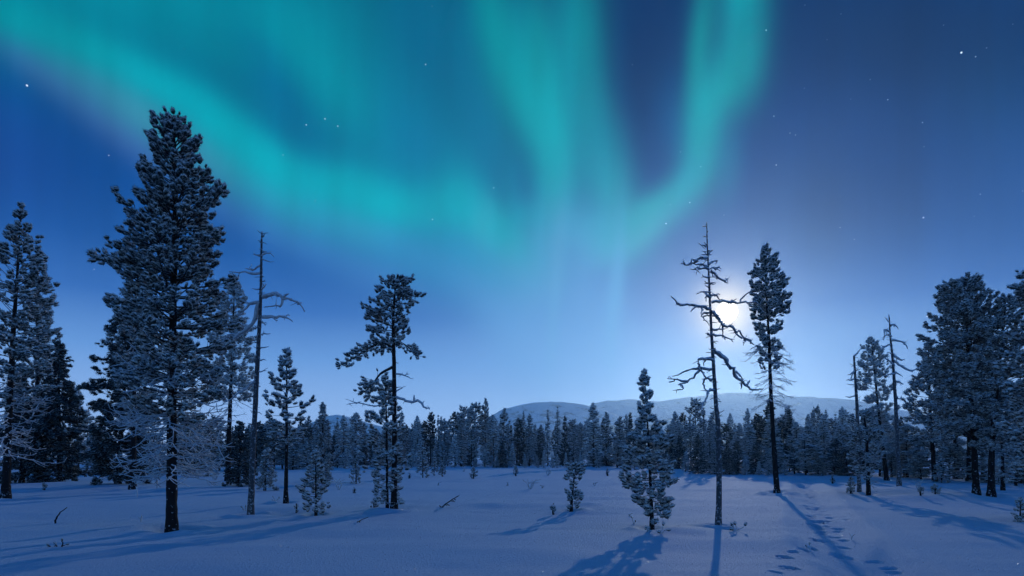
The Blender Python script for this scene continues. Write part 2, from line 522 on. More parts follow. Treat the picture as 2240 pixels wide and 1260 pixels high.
for (px, py) in ((1762, 1044), (1768, 1060), (1778, 1085), (1790, 1115), (1805, 1150), (1850, 1200), (1950, 1262)):
    Y = solve(px, py, ground); TRACK.append(((px - HX) / F * Y, Y))
TRACK.append((TRACK[-1][0] + .6, TRACK[-1][1] - 4.0))
for (px, py, wpx, dep, k) in ((1768, 1073, 5, .07, .9), (1774, 1085, 5, .07, .9), (1778, 1098, 5, .08, .8), (1771, 1109, 6, .09, .8), (1774, 1124, 7, .09, .8),
                              (1772, 1131, 7, .08, .7), (1803, 1135, 12, .16, .8), (1788, 1137, 10, .14, .8), (1776, 1143, 9, .15, .8), (1787, 1147, 9, .14, .8), (1795, 1151, 8, .12, .8), (1799, 1157, 8, .13, .8),
                              (1794, 1163, 8, .12, .8), (1804, 1178, 10, .14, .8), (1792, 1180, 9, .13, .8), (1780, 1176, 7, .12, .8), (1736, 1212, 8, .10, .7), (1712, 1220, 9, .13, .7), (1722, 1224, 6, .10, .7),
                              (1722, 1243, 9, .13, .7), (1735, 1247, 8, .13, .7), (1775, 1198, 6, .08, .8), (1697, 1252, 7, .06, .8), (1850, 1134, 7, .05, .6), (1760, 1205, 5, .05, .7)):
    Y = solve(px, py, ground)
    rx = wpx / F * Y
    PRINTS.append(((px - HX) / F * Y, Y, rx * 1.25, max(rx * k * 1.7, .12), random.Random(px).uniform(-.5, .5), dep * 1.25))

# the trodden line: many small scuffed prints along the track
_pr = random.Random(12)
for (ax, ay), (bx, by) in zip(TRACK[:-1], TRACK[1:]):
    n_ = max(1, int(math.hypot(bx - ax, by - ay) / .42))
    for i in range(n_):
        t = (i + _pr.uniform(-.3, .3)) / n_
        x_ = ax + (bx - ax) * t + _pr.uniform(-.32, .32); y_ = ay + (by - ay) * t + _pr.uniform(-.15, .15)
        if 5 < y_ < 45:
            PRINTS.append((x_, y_, _pr.uniform(.07, .14), _pr.uniform(.10, .22), _pr.uniform(-.9, .9), _pr.uniform(.025, .085)))

def base_at(px, py):
    Y = solve(px, py, ground)
    return np.array([(px - HX) / F * Y, Y, float(ground((px - HX) / F * Y, Y))])

for (px, py, wpx, dep) in ((376, 1160, 24, .08), (12, 1092, 18, .08), (548, 1130, 15, .09), (625, 1100, 11, .07), (691, 1128, 6, .05), (862, 1117, 14, .09), (848, 1117, 7, .05),
                           (1249, 1118, 6, .05), (1427, 1155, 10, .05), (1572, 1152, 13, .08), (1700, 1080, 12, .13), (1880, 1075, 8, .07), (1900, 1083, 8, .07), (1967, 1066, 9, .08),
                           (2136, 1081, 15, .08), (2168, 1087, 14, .08), (290, 1070, 14, .08), (2045, 1053, 10, .08), (706, 1055, 6, .05), (578, 1073, 6, .05)):
    b_ = base_at(px, py)
    WELLS.append((b_[0], b_[1], max(.30, wpx / F * b_[1] * 1.9), dep * 1.25))

# ------------------------------------------------------------------ tubes and needle tufts
class Tubes:
    def __init__(self):
        self.v = []; self.f4 = []; self.f3 = []; self.n = 0
    def add(self, pts, radii, k=5, jitter=0.0, rng=None, cap=True):
        pts = np.asarray(pts, dtype=float); n = len(pts)
        radii = np.broadcast_to(np.asarray(radii, dtype=float), (n,))
        d = np.gradient(pts, axis=0)
        d /= np.linalg.norm(d, axis=1)[:, None] + 1e-12
        ref = np.array([0.0, 0.0, 1.0]) if abs(d[:, 2]).mean() < 0.8 else np.array([0.0, 1.0, 0.0])
        s = np.cross(d, ref); s /= np.linalg.norm(s, axis=1)[:, None] + 1e-12
        u = np.cross(s, d)
        a = np.linspace(0, 2 * math.pi, k, endpoint=False)
        R = radii[:, None]
        if jitter and rng is not None:
            R = R * (1 + jitter * (rng.rand(n, k) - .5) * 2)
        ring = pts[:, None, :] + (np.cos(a)[None, :] * R)[:, :, None] * s[:, None, :] + (np.sin(a)[None, :] * R)[:, :, None] * u[:, None, :]
        self.v.append(ring.reshape(-1, 3))
        i = np.arange(n - 1)[:, None] * k; j = np.arange(k)[None, :]; j2 = (j + 1) % k
        q = np.stack([i + j, i + j2, i + k + j2, i + k + j], axis=-1).reshape(-1, 4) + self.n
        self.f4.append(q)
        self.n += n * k
        if cap:
            self.v.append((pts[-1] + d[-1] * radii[-1])[None, :])
            tip = self.n
            b0 = self.n - k
            jj = np.arange(k)
            self.f3.append(np.stack([b0 + jj, b0 + (jj + 1) % k, np.full(k, tip)], axis=-1))
            self.n += 1
    def data(self):
        if not self.v:
            return np.zeros((0, 3)), []
        f = [np.concatenate(self.f4)]
        if self.f3: f.append(np.concatenate(self.f3))
        return np.concatenate(self.v), f

def _ico(sub):
    p = (1 + 5 ** .5) / 2
    v = [(-1, p, 0), (1, p, 0), (-1, -p, 0), (1, -p, 0), (0, -1, p), (0, 1, p), (0, -1, -p), (0, 1, -p), (p, 0, -1), (p, 0, 1), (-p, 0, -1), (-p, 0, 1)]
    f = [(0, 11, 5), (0, 5, 1), (0, 1, 7), (0, 7, 10), (0, 10, 11), (1, 5, 9), (5, 11, 4), (11, 10, 2), (10, 7, 6), (7, 1, 8),
         (3, 9, 4), (3, 4, 2), (3, 2, 6), (3, 6, 8), (3, 8, 9), (4, 9, 5), (2, 4, 11), (6, 2, 10), (8, 6, 7), (9, 8, 1)]
    v = [np.array(q) / np.linalg.norm(q) for q in v]
    for _ in range(sub):
        cache = {}; nf = []
        def mid(a, b):
            key = (min(a, b), max(a, b))
            if key not in cache:
                m = v[a] + v[b]; v.append(m / np.linalg.norm(m)); cache[key] = len(v) - 1
            return cache[key]
        for a, b, c in f:
            ab, bc, ca = mid(a, b), mid(b, c), mid(c, a)
            nf += [(a, ab, ca), (b, bc, ab), (c, ca, bc), (ab, bc, ca)]
        f = nf
    return np.array(v), np.array(f)

def make_tuft(sub, rad, spikes, jag, rng, spl=0.32, core_k=.62, w=.03):
    """a clump of needles round a shoot that points along +X: a small ragged core and loose needles standing out of it"""
    v, f = _ico(sub)
    v = v * (1 + jag * (rng.rand(len(v), 1) - .5) * 2)
    core = np.stack([v[:, 0] * 0.46 + 0.46, v[:, 1] * rad * core_k, v[:, 2] * rad * core_k * .9], axis=1)
    vs = [core]; fs = [f]; n = len(core)
    for _ in range(spikes):
        x = rng.uniform(.02, .98); a = rng.uniform(0, 2 * math.pi)
        rr = rad * core_k * math.sqrt(max(0.05, 1 - (2 * x - 1) ** 2)) * .8
        o = np.array([x * .92, rr * math.cos(a), rr * math.sin(a)])
        d = np.array([rng.uniform(.15, 1.2), math.cos(a), math.sin(a)]); d /= np.linalg.norm(d)
        t = np.cross(d, np.array([0.0, math.cos(a), math.sin(a)]) + rng.randn(3) * .25); t /= np.linalg.norm(t)
        nn_ = np.cross(t, d)
        if nn_[1] * math.cos(a) + nn_[2] * math.sin(a) < 0: t = -t
        vs.append(np.array([o - t * w, o + t * w, o + d * spl * rng.uniform(.55, 1.15)]))
        fs.append(np.array([[n, n + 1, n + 2]])); n += 3
    return np.concatenate(vs), np.concatenate(fs)

_tr = np.random.RandomState(3)
TUFT_NEAR = [make_tuft(1, .38, 64, .22, _tr, .30, .68, .034) for _ in range(6)]
TUFT_MID = [make_tuft(0, .38, 56, .25, _tr, .36, .6, .045) for _ in range(6)]
TUFT_FAR = [make_tuft(0, .36, 16, .3, _tr, .42, .75, .06) for _ in range(6)]

def place_tufts(items, protos, rng):
    """items: list of (origin, direction, length, width factor)"""
    if not items:
        return np.zeros((0, 3)), np.zeros((0, 3), dtype=int)
    O = np.array([i[0] for i in items]); D = np.array([i[1] for i in items]); Ls = np.array([i[2] for i in items]); W = np.array([i[3] for i in items])
    D = D / (np.linalg.norm(D, axis=1)[:, None] + 1e-9)
    up = np.array([0, 0, 1.0])
    S = np.cross(D, up); S /= np.linalg.norm(S, axis=1)[:, None] + 1e-6
    Uv = np.cross(S, D)
    which = rng.randint(0, len(protos), len(items))
    sg = np.where(rng.rand(len(items)) < .5, -1.0, 1.0)
    V = []; Fc = []; n = 0
    for k, (pv, pf) in enumerate(protos):
        idx = np.where(which == k)[0]
        if not len(idx): continue
        vv = (O[idx, None, :] + Ls[idx, None, None] * (pv[None, :, 0:1] * D[idx, None, :]
              + W[idx, None, None] * (pv[None, :, 1:2] * (S[idx] * sg[idx, None])[:, None, :] + pv[None, :, 2:3] * Uv[idx, None, :])))
        ff = pf[None, :, :] + (np.arange(len(idx)) * len(pv))[:, None, None] + n
        V.append(vv.reshape(-1, 3)); Fc.append(ff.reshape(-1, 3)); n += len(idx) * len(pv)
    return np.concatenate(V), np.concatenate(Fc)

def smooth_path(pts, per=4):
    """Catmull-Rom through the points"""
    P_ = np.asarray(pts, dtype=float)
    if len(P_) < 3:
        t = np.linspace(0, 1, per + 1)[:, None]
        return P_[0] * (1 - t) + P_[-1] * t
    Q = np.vstack([2 * P_[0] - P_[1], P_, 2 * P_[-1] - P_[-2]])
    out = []
    for i in range(1, len(Q) - 2):
        for t in np.linspace(0, 1, per, endpoint=False):
            a, b, c, d = Q[i - 1], Q[i], Q[i + 1], Q[i + 2]
            out.append(0.5 * (2 * b + (c - a) * t + (2 * a - 5 * b + 4 * c - d) * t * t + (3 * b - 3 * c + d - a) * t ** 3))
    out.append(Q[-2])
    return np.array(out)

def crown_mesh(name, parent, tubes, items, protos, mats, rng, smooth=True, loc=None):
    """one crown: its limbs (first material) and needle clumps (second)"""
    tv, tf = tubes.data()
    nv, nf = place_tufts(items, protos, rng)
    faces = list(tf); midx = [np.zeros(sum(len(f) for f in tf), dtype=int)]
    if len(nf):
        faces.append(nf + len(tv)); midx.append(np.ones(len(nf), dtype=int))
    return mesh_obj(name, np.concatenate([tv, nv]), faces, mats, parent, smooth, np.concatenate(midx), loc)

# ------------------------------------------------------------------ conifer crowns
PINE = dict(dz=.24, nb=7, el0=-.05, el1=.65, curl=.22, t0=.42, tl=.17, tw=1.0, tup=.45, dens=.92, lat=.42, limb=.012, drop=0.0)
SPRUCE = dict(dz=.22, nb=8, el0=-.42, el1=.35, curl=.16, t0=.15, tl=.24, tw=.95, tup=-.12, dens=1.5, lat=.34, limb=.010, drop=.12)

def grow_crown(rng, axis, z0, z1, radius, st, tubes, items, k=3):
    """axis(z)->(x,y); radius(z, azimuth)->metres; whorls of branches from z1 (top) down to z0"""
    H = z1 - z0
    z = z1 - 0.01
    st = dict(st); st['tl'] *= st.get('ts', .54)
    # leader
    ax = axis(z1)
    items.append((np.array([ax[0], ax[1], z1 - st['tl'] * .85]), np.array([0, 0, 1.0]), st['tl'] * 1.15, .8 * st['tw']))
    a0 = rng.uniform(0, 6.28)
    while z > z0:
        f = (z - z0) / H
        rmean = 0.5 * (radius(z, 0.0) + radius(z, math.pi))
        nb = max(3, int(round(st['nb'] * (0.55 + 0.45 * min(1, rmean / (.18 * H + .05))))))
        a0 += 1.1
        wh = rng.uniform(.86, 1.08)
        for b in range(nb):
            a = a0 + (b + rng.uniform(-.35, .35)) * 2 * math.pi / nb
            zz = z + rng.uniform(-.65, .65) * st['dz']
            if zz > z1 - .02: zz = z1 - .02
            R = radius(zz, a) * wh * rng.uniform(.58, 1.12)
            if R < 0.02: continue
            zz = min(zz, z1 - R * .8 * max(0, st['el1'] + st['curl']) - .02)
            if rng.rand() < st['drop']: continue
            el = st['el0'] + (st['el1'] - st['el0']) * f ** 1.5 + rng.uniform(-.26, .26)
            out = np.array([math.cos(a), math.sin(a), 0.0]); lat = np.array([-out[1], out[0], 0.0])
            c = axis(zz); o = np.array([c[0], c[1], zz])
            sw = rng.uniform(-.12, .12)
            def bp(t):
                return o + out * (R * t * math.cos(el)) + lat * (R * sw * t * t) + np.array([0, 0, R * (math.sin(el) * t + st['curl'] * t * t)])
            ts = np.linspace(0, .97, 5)
            tubes.add([bp(t) for t in ts], np.linspace(st['limb'] * (0.6 + R), .004, 5), k, cap=False)
            tl = st['tl']
            nt = max(1, int(round(st['dens'] * (1.2 + 2.6 * R / (tl * 2.0) + 2.2 * (R / (tl * 4.2)) ** 2))))
            for j in range(nt):
                t = 1.0 if j == 0 else st['t0'] + (1 - st['t0']) * rng.rand() ** .6
                if j and R * t < .04: continue
                sgn = 1 if rng.rand() < .5 else -1
                s = 0 if j == 0 else sgn * st['lat'] * R * rng.uniform(.1, 1.0) * (1.12 - t) * 1.4
                p0 = bp(max(0, t - .08 - abs(s) / (R + .01) * .35)); p = bp(t) + lat * s + np.array([0, 0, rng.uniform(-.55, .75) * tl])
                d = out * .8 + lat * (sgn * (.15 + .5 * (abs(s) > 0.02)) * rng.uniform(.4, 1.3)) + np.array([0, 0, st['tup'] + el * .5]) + rng.randn(3) * .3
                ln = tl * rng.uniform(.6, 1.35)
                d = d / np.linalg.norm(d)
                q = p - d * ln * .55
                if j and abs(s) > .05:
                    tubes.add([p0, 0.5 * (p0 + q) + np.array([0, 0, -.02]), q], [.006, .005, .004], 3, cap=False)
                items.append((q, d, ln, st['tw'] * rng.uniform(.8, 1.2)))
        z -= st['dz'] * rng.uniform(.75, 1.25) * (0.55 + 0.45 * (1 - f))

def px_profile(prof, Y, axis_px):
    """prof rows (py, left x, right x) in photo pixels -> radius(z_world, az)"""
    zs = np.array([CAMH + (HY - r[0]) / F * Y for r in prof])
    l = np.array([max(0, axis_px(r[0]) - r[1]) for r in prof]) / F * Y
    rr = np.array([max(0, r[2] - axis_px(r[0])) for r in prof]) / F * Y
    order = np.argsort(zs); zs, l, rr = zs[order], l[order], rr[order]
    def radius(z, a):
        L_ = np.interp(z, zs, l); R_ = np.interp(z, zs, rr)
        w = (1 + math.cos(a)) / 2
        return float(L_ * (1 - w) + R_ * w)
    return radius

def trunk_path(trunk_px, Y):
    pts = np.array([wp(px, py, Y) for px, py in trunk_px])
    return pts

def build_trunk(root, base, pts, r0, r1, mat, rng, stubs=0, name='trunk', k=10, flare=.35, stub_len=.12):
    P_ = smooth_path(pts, 6)
    t = np.linspace(0, 1, len(P_))
    # refine
    tt = np.linspace(0, 1, max(24, int(np.linalg.norm(P_[-1] - P_[0]) / .14)))
    P2 = np.stack([np.interp(tt, t, P_[:, i]) for i in range(3)], axis=1)
    r = r0 + (r1 - r0) * tt ** 0.9
    hgt = P2[:, 2] - P2[0, 2]
    r = r * (1 + flare * np.exp(-np.maximum(hgt - .1, 0) / .12))
    P2[0, 2] -= 0.25
    tb = Tubes()
    tb.add(P2 - base, r, k, .10, rng)
    for _ in range(stubs):
        i = rng.randint(int(len(P2) * .12), len(P2) - 1)
        a = rng.uniform(0, 6.28); d = np.array([math.cos(a), math.sin(a) * .6, rng.uniform(-.3, .35)])
        ln = stub_len * rng.uniform(.4, 1.3)
        o = P2[i] - base
        tb.add([o, o + d * (r[i] + ln * .5), o + d * (r[i] + ln) + np.array([0, 0, rng.uniform(-.03, .04)])], [.011, .010, .006], 4)
    v, f = tb.data()
    return mesh_obj(name, v, f, [mat], root, True)

def pine(name, label, cat, trunk_px, w_base, prof, st, protos, mats, seed, crown_px=None, group=None, bark=None, w_top=2.0, stubs=0, k=3, extra=None, twigs=None, well=.07):
    """trunk_px: base first, in photo pixels; prof: crown outline rows (py, xl, xr)"""
    rng = np.random.RandomState(seed)
    b = base_at(*trunk_px[0])
    Y = b[1]
    root = empty(name, b)
    tag(root, label, cat, group)
    pts = trunk_path(trunk_px, Y); pts[0] = b
    r0 = w_base / 2 / F * Y
    build_trunk(root, b, pts, r0, w_top / 2 / F * Y, bark or MAT_BARK, rng, stubs)
    ys = np.array([p[1] for p in trunk_px])[::-1]; xs = np.array([p[0] for p in trunk_px])[::-1]
    axis_px = lambda py: float(np.interp(py, ys, xs))
    rad = px_profile(prof, Y, axis_px)
    def axis(z):   # local coordinates
        zw = z + b[2]
        py = HY - (zw - CAMH) * F / Y
        return ((axis_px(py) - HX) / F * Y - b[0], 0.0)
    zt = CAMH + (HY - prof[0][0]) / F * Y - b[2]; zb = CAMH + (HY - prof[-1][0]) / F * Y - b[2]
    tubes = Tubes(); items = []
    grow_crown(rng, axis, zb, zt, lambda z, a: rad(z + b[2], a), st, tubes, items, k)
    if extra:
        extra(rng, b, Y, tubes, items)
    crown_mesh('crown', root, tubes, items, protos, mats, rng)
    if twigs:
        tb = Tubes()
        twigs(rng, b, Y, tb, axis)
        v, f = tb.data()
        mesh_obj('bare_twigs', v, f, [MAT_TWIG], root, True)
    return root, b, Y, len(items)

def tufted_limb(path_px, r0, tl, n, t0=.4, spread=.16, tup=.5, tw=1.0, depth=0.0):
    """a long limb traced in the photo, clothed with needle clumps over its outer part"""
    def fn(rng, b, Y, tubes, items):
        P_ = np.array([wp(x, y, Y) for x, y in path_px]) - b
        ln = np.linalg.norm(np.diff(P_, axis=0), axis=1).sum()
        S_ = smooth_path(P_, 5)
        u = np.linspace(0, 1, len(S_))
        S_[:, 1] += depth * ln * u
        tubes.add(S_, np.linspace(r0, .008, len(S_)), 6, .15, rng)
        for _ in range(int(n * 2.4)):
            t = t0 + (1 - t0) * rng.rand()
            p = np.array([np.interp(t, u, S_[:, i]) for i in range(3)])
            d0 = np.array([np.interp(min(1, t + .05), u, S_[:, i]) - np.interp(max(0, t - .05), u, S_[:, i]) for i in range(3)])
            d0 /= np.linalg.norm(d0) + 1e-9
            off = rng.randn(3) * spread * np.array([1, 1.2, .7]) * (1.05 - .4 * t)
            d = d0 * .6 + off / (np.linalg.norm(off) + 1e-6) * .6 + np.array([0, 0, tup])
            l2 = tl * .6 * rng.uniform(.75, 1.25)
            q = p + off
            tubes.add([p, p + off * .6 + np.array([0, 0, -.015]), q], [.008, .006, .005], 3, cap=False)
            items.append((q, d, l2, tw * rng.uniform(.8, 1.2)))
    return fn

def multi(*fns):
    def fn(rng, b, Y, tubes, items):
        for f in fns: f(rng, b, Y, tubes, items)
    return fn

def frosty_twigs(n, py0, py1, lenpx, droop=.5, curl=.55, sub=5, r=.012, side=None):
    """dead lower branches: thin, drooping and curling up again, white with hoar frost"""
    def fn(rng, b, Y, tb, axis):
        for _ in range(n):
            py = rng.uniform(py0, py1)
            z = CAMH + (HY - py) / F * Y - b[2]
            c = axis(z); o = np.array([c[0], c[1], z])
            a = rng.uniform(0, 6.28)
            if side == 'right' and math.cos(a) < -.2: a = math.pi - a
            if side == 'left' and math.cos(a) > .2: a = math.pi - a
            out = np.array([math.cos(a), math.sin(a), 0])
            L_ = lenpx / F * Y * rng.uniform(.5, 1.05)
            el = rng.uniform(-.25, .2); dr = droop * rng.uniform(.5, 1.3); cu = curl * rng.uniform(.5, 1.3); sw = rng.uniform(-.3, .3)
            lat = np.array([-out[1], out[0], 0])
            def bp(t):
                return o + out * L_ * t + lat * L_ * sw * t * t + np.array([0, 0, L_ * (el * t - dr * t * t * 1.3 + cu * t ** 3.2)])
            ts = np.linspace(0, 1, 8)
            pts = np.array([bp(t) for t in ts]); pts[1:] += rng.randn(7, 3) * L_ * .02
            tb.add(pts, np.linspace(r, r * .5, 8), 4, .2, rng)
            for _ in range(sub):
                t = rng.uniform(.25, .95); p = bp(t)
                sg = 1 if rng.rand() < .5 else -1
                d = out * .55 + lat * sg * rng.uniform(.3, 1) + np.array([0, 0, rng.uniform(-.8, .1)])
                l2 = L_ * rng.uniform(.15, .42)
                q = [p, p + d * l2 * .45, p + d * l2 * .8 + np.array([0, 0, .08 * l2]), p + d * l2 + np.array([0, 0, rng.uniform(.05, .4) * l2])]
                tb.add(q, np.linspace(r * .7, r * .4, 4), 3, .2, rng)
    return fn

# ------------------------------------------------------------------ dead trees with traced branches
def add_branches(root, b, Y, branches, rng, mat, spur=.11):
    for br in branches:
        w0 = br[0]; lines = br[1:]
        tb = Tubes()
        sl = rng.uniform(-.55, .55)
        o0 = wp(*lines[0][0], Y)
        for i, ln in enumerate(lines):
            P_ = np.array([wp(x, y, Y) for x, y in ln])
            S_ = smooth_path(P_, 3)
            S_[:, 1] += sl * np.abs(S_[:, 0] - o0[0])
            if i: S_[:, 1] += np.linspace(0, 1, len(S_)) * rng.uniform(-.15, .15)
            seg = np.linalg.norm(S_[-1] - S_[0])
            S_[1:-1] += rng.randn(len(S_) - 2, 3) * .018
            ra = (w0 if i == 0 else w0 * .62) * .84 / 2 / F * Y
            tb.add(S_ - b, np.linspace(ra, max(ra * .28, .005), len(S_)) * (1 + .25 * (rng.rand(len(S_)) - .4)), 6, .25, rng)
            # short spurs thick with rime
            for _ in range(int(seg / spur)):
                t = rng.uniform(.1, .98); m = int(t * (len(S_) - 1)); p = S_[m] - b
                d = rng.randn(3) * np.array([1, 1, .8]); d /= np.linalg.norm(d)
                l2 = rng.uniform(.03, .13) * (1 if rng.rand() < .8 else 1.9)
                tb.add([p, p + d * l2 * .5 + rng.randn(3) * .008, p + d * l2], [ra * .45, .008, .005], 4)
        v, f = tb.data()
        mesh_obj('branch', v, f, [mat], root, True)

def snag(name, label, trunk_px, w_base, branches, seed, mat, w_top=2.0, stubs=40, group=None, bmat=None, well=.07, stub_len=.12):
    """branches: list of lists of polylines in photo pixels; the first polyline of a list is the branch, the others its forks"""
    rng = np.random.RandomState(seed)
    b = base_at(*trunk_px[0]); Y = b[1]
    root = empty(name, b); tag(root, label, 'dead tree', group)
    pts = trunk_path(trunk_px, Y); pts[0] = b
    r0 = w_base / 2 / F * Y
    build_trunk(root, b, pts, r0, w_top / 2 / F * Y, mat, rng, stubs, stub_len=stub_len)
    add_branches(root, b, Y, branches, rng, bmat or MAT_TWIG)
    return root, b, Y

# ------------------------------------------------------------------ setting: the snow field
def build_ground():
    # radial grid round the viewer, fine near and coarse far
    rs = [0.6]
    while rs[-1] < 4000:
        d = rs[-1]
        rs.append(d + max(.03, min(d * d / 2100.0, d * .016 if d < 400 else d * .06)))
    rs = np.array(rs)
    front = np.radians(np.linspace(-52, 52, 620))
    side = np.radians(np.linspace(52, 308, 90)[1:-1])
    az = np.concatenate([front, side])
    Rg, Ag = np.meshgrid(rs, az, indexing='ij')
    X = Rg * np.sin(Ag); Yy = Rg * np.cos(Ag)
    near = rs < 60
    Z = np.empty_like(X)
    Z[near] = ground_full(X[near], Yy[near]); Z[~near] = ground(X[~near], Yy[~near])
    n, m = X.shape
    i = np.arange(n - 1)[:, None] * m; j = np.arange(m)[None, :]; j2 = (j + 1) % m
    q = np.stack([i + j, i + m + j, i + m + j2, i + j2], axis=-1).reshape(-1, 4)[:, ::-1]
    v = np.stack([X, Yy, Z], axis=-1).reshape(-1, 3)
    c = np.array([[0, 0, float(ground(0, 0))]])
    tri = np.stack([np.full(m, n * m), np.arange(m), (np.arange(m) + 1) % m], axis=-1)[:, ::-1]
    o = mesh_obj('snow_ground', np.concatenate([v, c]), [q, tri], [MAT_SNOW], None, True)
    tag(o, kind='structure')
    return o
build_ground()

def build_hill(name, sil, Yr, depth_f, depth_b, seed, rough=1.0):
    """a rounded snow fell: sil is its skyline in photo pixels, standing Yr metres away"""
    xs = np.array([(p[0] - HX) / F * Yr for p in sil]); hs = np.array([CAMH + (HY - p[1]) / F * Yr for p in sil])
    gx = np.linspace(xs[0], xs[-1], 420); gy = np.concatenate([np.linspace(Yr - depth_f, Yr, 130), np.linspace(Yr, Yr + depth_b, 40)[1:]])
    X, Yy = np.meshgrid(gx, gy, indexing='ij')
    H = np.interp(X, xs, hs)
    ker = np.hanning(15); ker /= ker.sum()
    Hs = np.apply_along_axis(lambda a: np.convolve(np.pad(a, 7, mode='edge'), ker, 'valid'), 0, H)
    t = np.where(Yy < Yr, (Yy - (Yr - depth_f)) / depth_f, 1 - (Yy - Yr) / depth_b)
    S = np.sin(np.clip(t, 0, 1) * math.pi / 2) ** 1.15
    rel = np.clip(Hs / (hs.max()), 0, 1)
    N_ = 16 * vnoise(X / 260 + seed, Yy / 420 + seed) + 9 * vnoise(X / 110 + seed * 2, Yy / 200) + 4.5 * vnoise(X / 45 + 3, Yy / 80 + seed) + 2.2 * vnoise(X / 19, Yy / 30 + seed) + 1.0 * vnoise(X / 8, Yy / 11)
    Z = Hs * S + N_ * rough * 1.8 * np.minimum(1, Hs * S / 45) * (1 - .75 * sstep(.72, 1.0, t)) - 4
    n, m = X.shape
    i = np.arange(n - 1)[:, None] * m; j = np.arange(m - 1)[None, :]
    q = np.stack([i + j, i + m + j, i + m + j + 1, i + j + 1], axis=-1).reshape(-1, 4)
    o = mesh_obj(name, np.stack([X, Yy, Z], axis=-1).reshape(-1, 3), [q], [MAT_FELL], None, True)
    tag(o, kind='structure')
    return o
build_hill('hill', [(1000, 985), (1035, 940), (1065, 912), (1100, 893), (1140, 882), (1180, 877), (1212, 876), (1262, 881), (1300, 890), (1340, 906), (1380, 930), (1430, 965), (1460, 990)], 2500, 430, 700, 3)
build_hill('hill', [(1180, 985), (1240, 930), (1290, 884), (1330, 876), (1370, 873), (1405, 876), (1432, 878), (1455, 875), (1500, 868), (1560, 861), (1620, 858), (1680, 861), (1740, 868), (1790, 872), (1850, 877),
                    (1900, 890), (1960, 905), (2050, 928), (2150, 950), (2300, 970), (2400, 990)], 3000, 600, 900, 8)
build_hill('hill', [(620, 985), (660, 945), (690, 922), (712, 909), (738, 905), (762, 910), (800, 921), (850, 934), (900, 945), (960, 960), (1040, 985)], 3100, 500, 900, 14)

# the moon
mm, mnt, mb = new_mat('moon_glow')
mnt.nodes.remove(mb)
em = mnt.nodes.new('ShaderNodeEmission'); em.inputs['Color'].default_value = (1, .96, .88, 1); em.inputs['Strength'].default_value = 2.2
mnt.links.new(em.outputs[0], mnt.nodes['Material Output'].inputs['Surface'])
iv, if_ = _ico(4)
moon = mesh_obj('moon', iv * 175.0, [if_], [mm], None, True, None, tuple(MD * 10500.0))
moon.visible_shadow = False
tag(moon, 'bright overexposed full moon glowing behind the branches of the dead tree', 'moon')

# ------------------------------------------------------------------ trees near the viewer
def S(base, **kw):
    d = dict(base); d.update(kw); return d
N1 = [MAT_LIMB, MAT_NEEDLE]; NP = [MAT_TWIG, MAT_PALE]; NS = [MAT_LIMB, MAT_DARK]; NW = [MAT_LIMB, MAT_SPRUCE]

pine('pine_tree', 'tallest pine, dark thick trunk and dense snow-tufted crown under the aurora arc', 'tree',
     [(376, 1160), (376, 1000), (377, 800), (380, 600), (384, 440), (380, 310), (378, 268)], 23,
     [(264, 366, 394), (280, 348, 414), (300, 342, 426), (330, 322, 440), (360, 314, 450), (400, 306, 452), (430, 312, 484), (470, 292, 486), (500, 284, 480), (550, 256, 478),
      (600, 248, 484), (640, 258, 500), (700, 252, 498), (760, 264, 496), (820, 268, 488), (880, 290, 470), (920, 310, 445)],
     S(PINE, dz=.25, tl=.25, dens=1.15, nb=8, limb=.017), TUFT_NEAR, N1, 11, k=4, stubs=30, w_top=5,
     extra=multi(tufted_limb([(378, 625), (330, 598), (275, 575), (222, 558)], .035, .27, 20, .35, .12, .25), tufted_limb([(379, 470), (420, 468), (465, 440), (484, 418)], .03, .25, 10, .55, .1, .5)),
     twigs=frosty_twigs(120, 760, 1035, 112, .55, .75, 7, .017))

pine('pine_tree', 'frosted pine at the left picture edge with curly white lower twigs', 'tree',
     [(12, 1092), (18, 950), (28, 750), (38, 600), (45, 470)], 17,
     [(453, 40, 50), (500, 26, 66), (540, 2, 80), (580, -15, 98), (650, -40, 104), (720, -50, 110), (790, -55, 112), (850, -40, 100), (890, -15, 70)],
     S(PINE, dz=.36, tl=.38, nb=6), TUFT_NEAR, N1, 21, stubs=15, twigs=frosty_twigs(56, 830, 1000, 95, .5, .75, 6, .024))
pine('pine_tree', 'dark pine just behind the left edge pine, its top poking out to the right', 'tree',
     [(84, 1054), (82, 800), (82, 560)], 14, [(548, 78, 88), (600, 62, 104), (700, 44, 120), (800, 34, 130), (900, 24, 135), (1000, 15, 130)],
     S(PINE, dz=.55, tl=.62, nb=6), TUFT_MID, N1, 22)
pine('spruce_tree', 'dense dark spruce reaching the snow, rightmost of the left edge group', 'tree',
     [(130, 1054), (128, 760)], 11, [(752, 124, 134), (800, 106, 150), (850, 96, 165), (900, 82, 178), (950, 72, 186), (1000, 64, 189), (1046, 62, 186)],
     S(SPRUCE, dz=.38, tl=.55, nb=9, dens=1.3), TUFT_MID, NS, 23)
pine('spruce_tree', 'black bushy spruce between the two left edge trunks', 'tree',
     [(48, 1056), (50, 835)], 10, [(828, 46, 54), (870, 30, 72), (920, 12, 90), (980, -8, 104), (1040, -14, 108), (1050, -10, 104)],
     S(SPRUCE, dz=.4, tl=.55, nb=9, dens=1.3), TUFT_MID, NS, 24)
pine('spruce_tree', 'broad dark spruce partly hidden behind the left side of the tallest pine', 'tree',
     [(258, 1058), (272, 850), (290, 640)], 12, [(630, 284, 296), (700, 258, 314), (760, 236, 330), (800, 220, 340), (850, 194, 345), (900, 200, 345), (950, 204, 340), (1000, 194, 336), (1048, 200, 326)],
     S(SPRUCE, dz=.4, tl=.56, nb=9, dens=1.3), TUFT_MID, NS, 25)
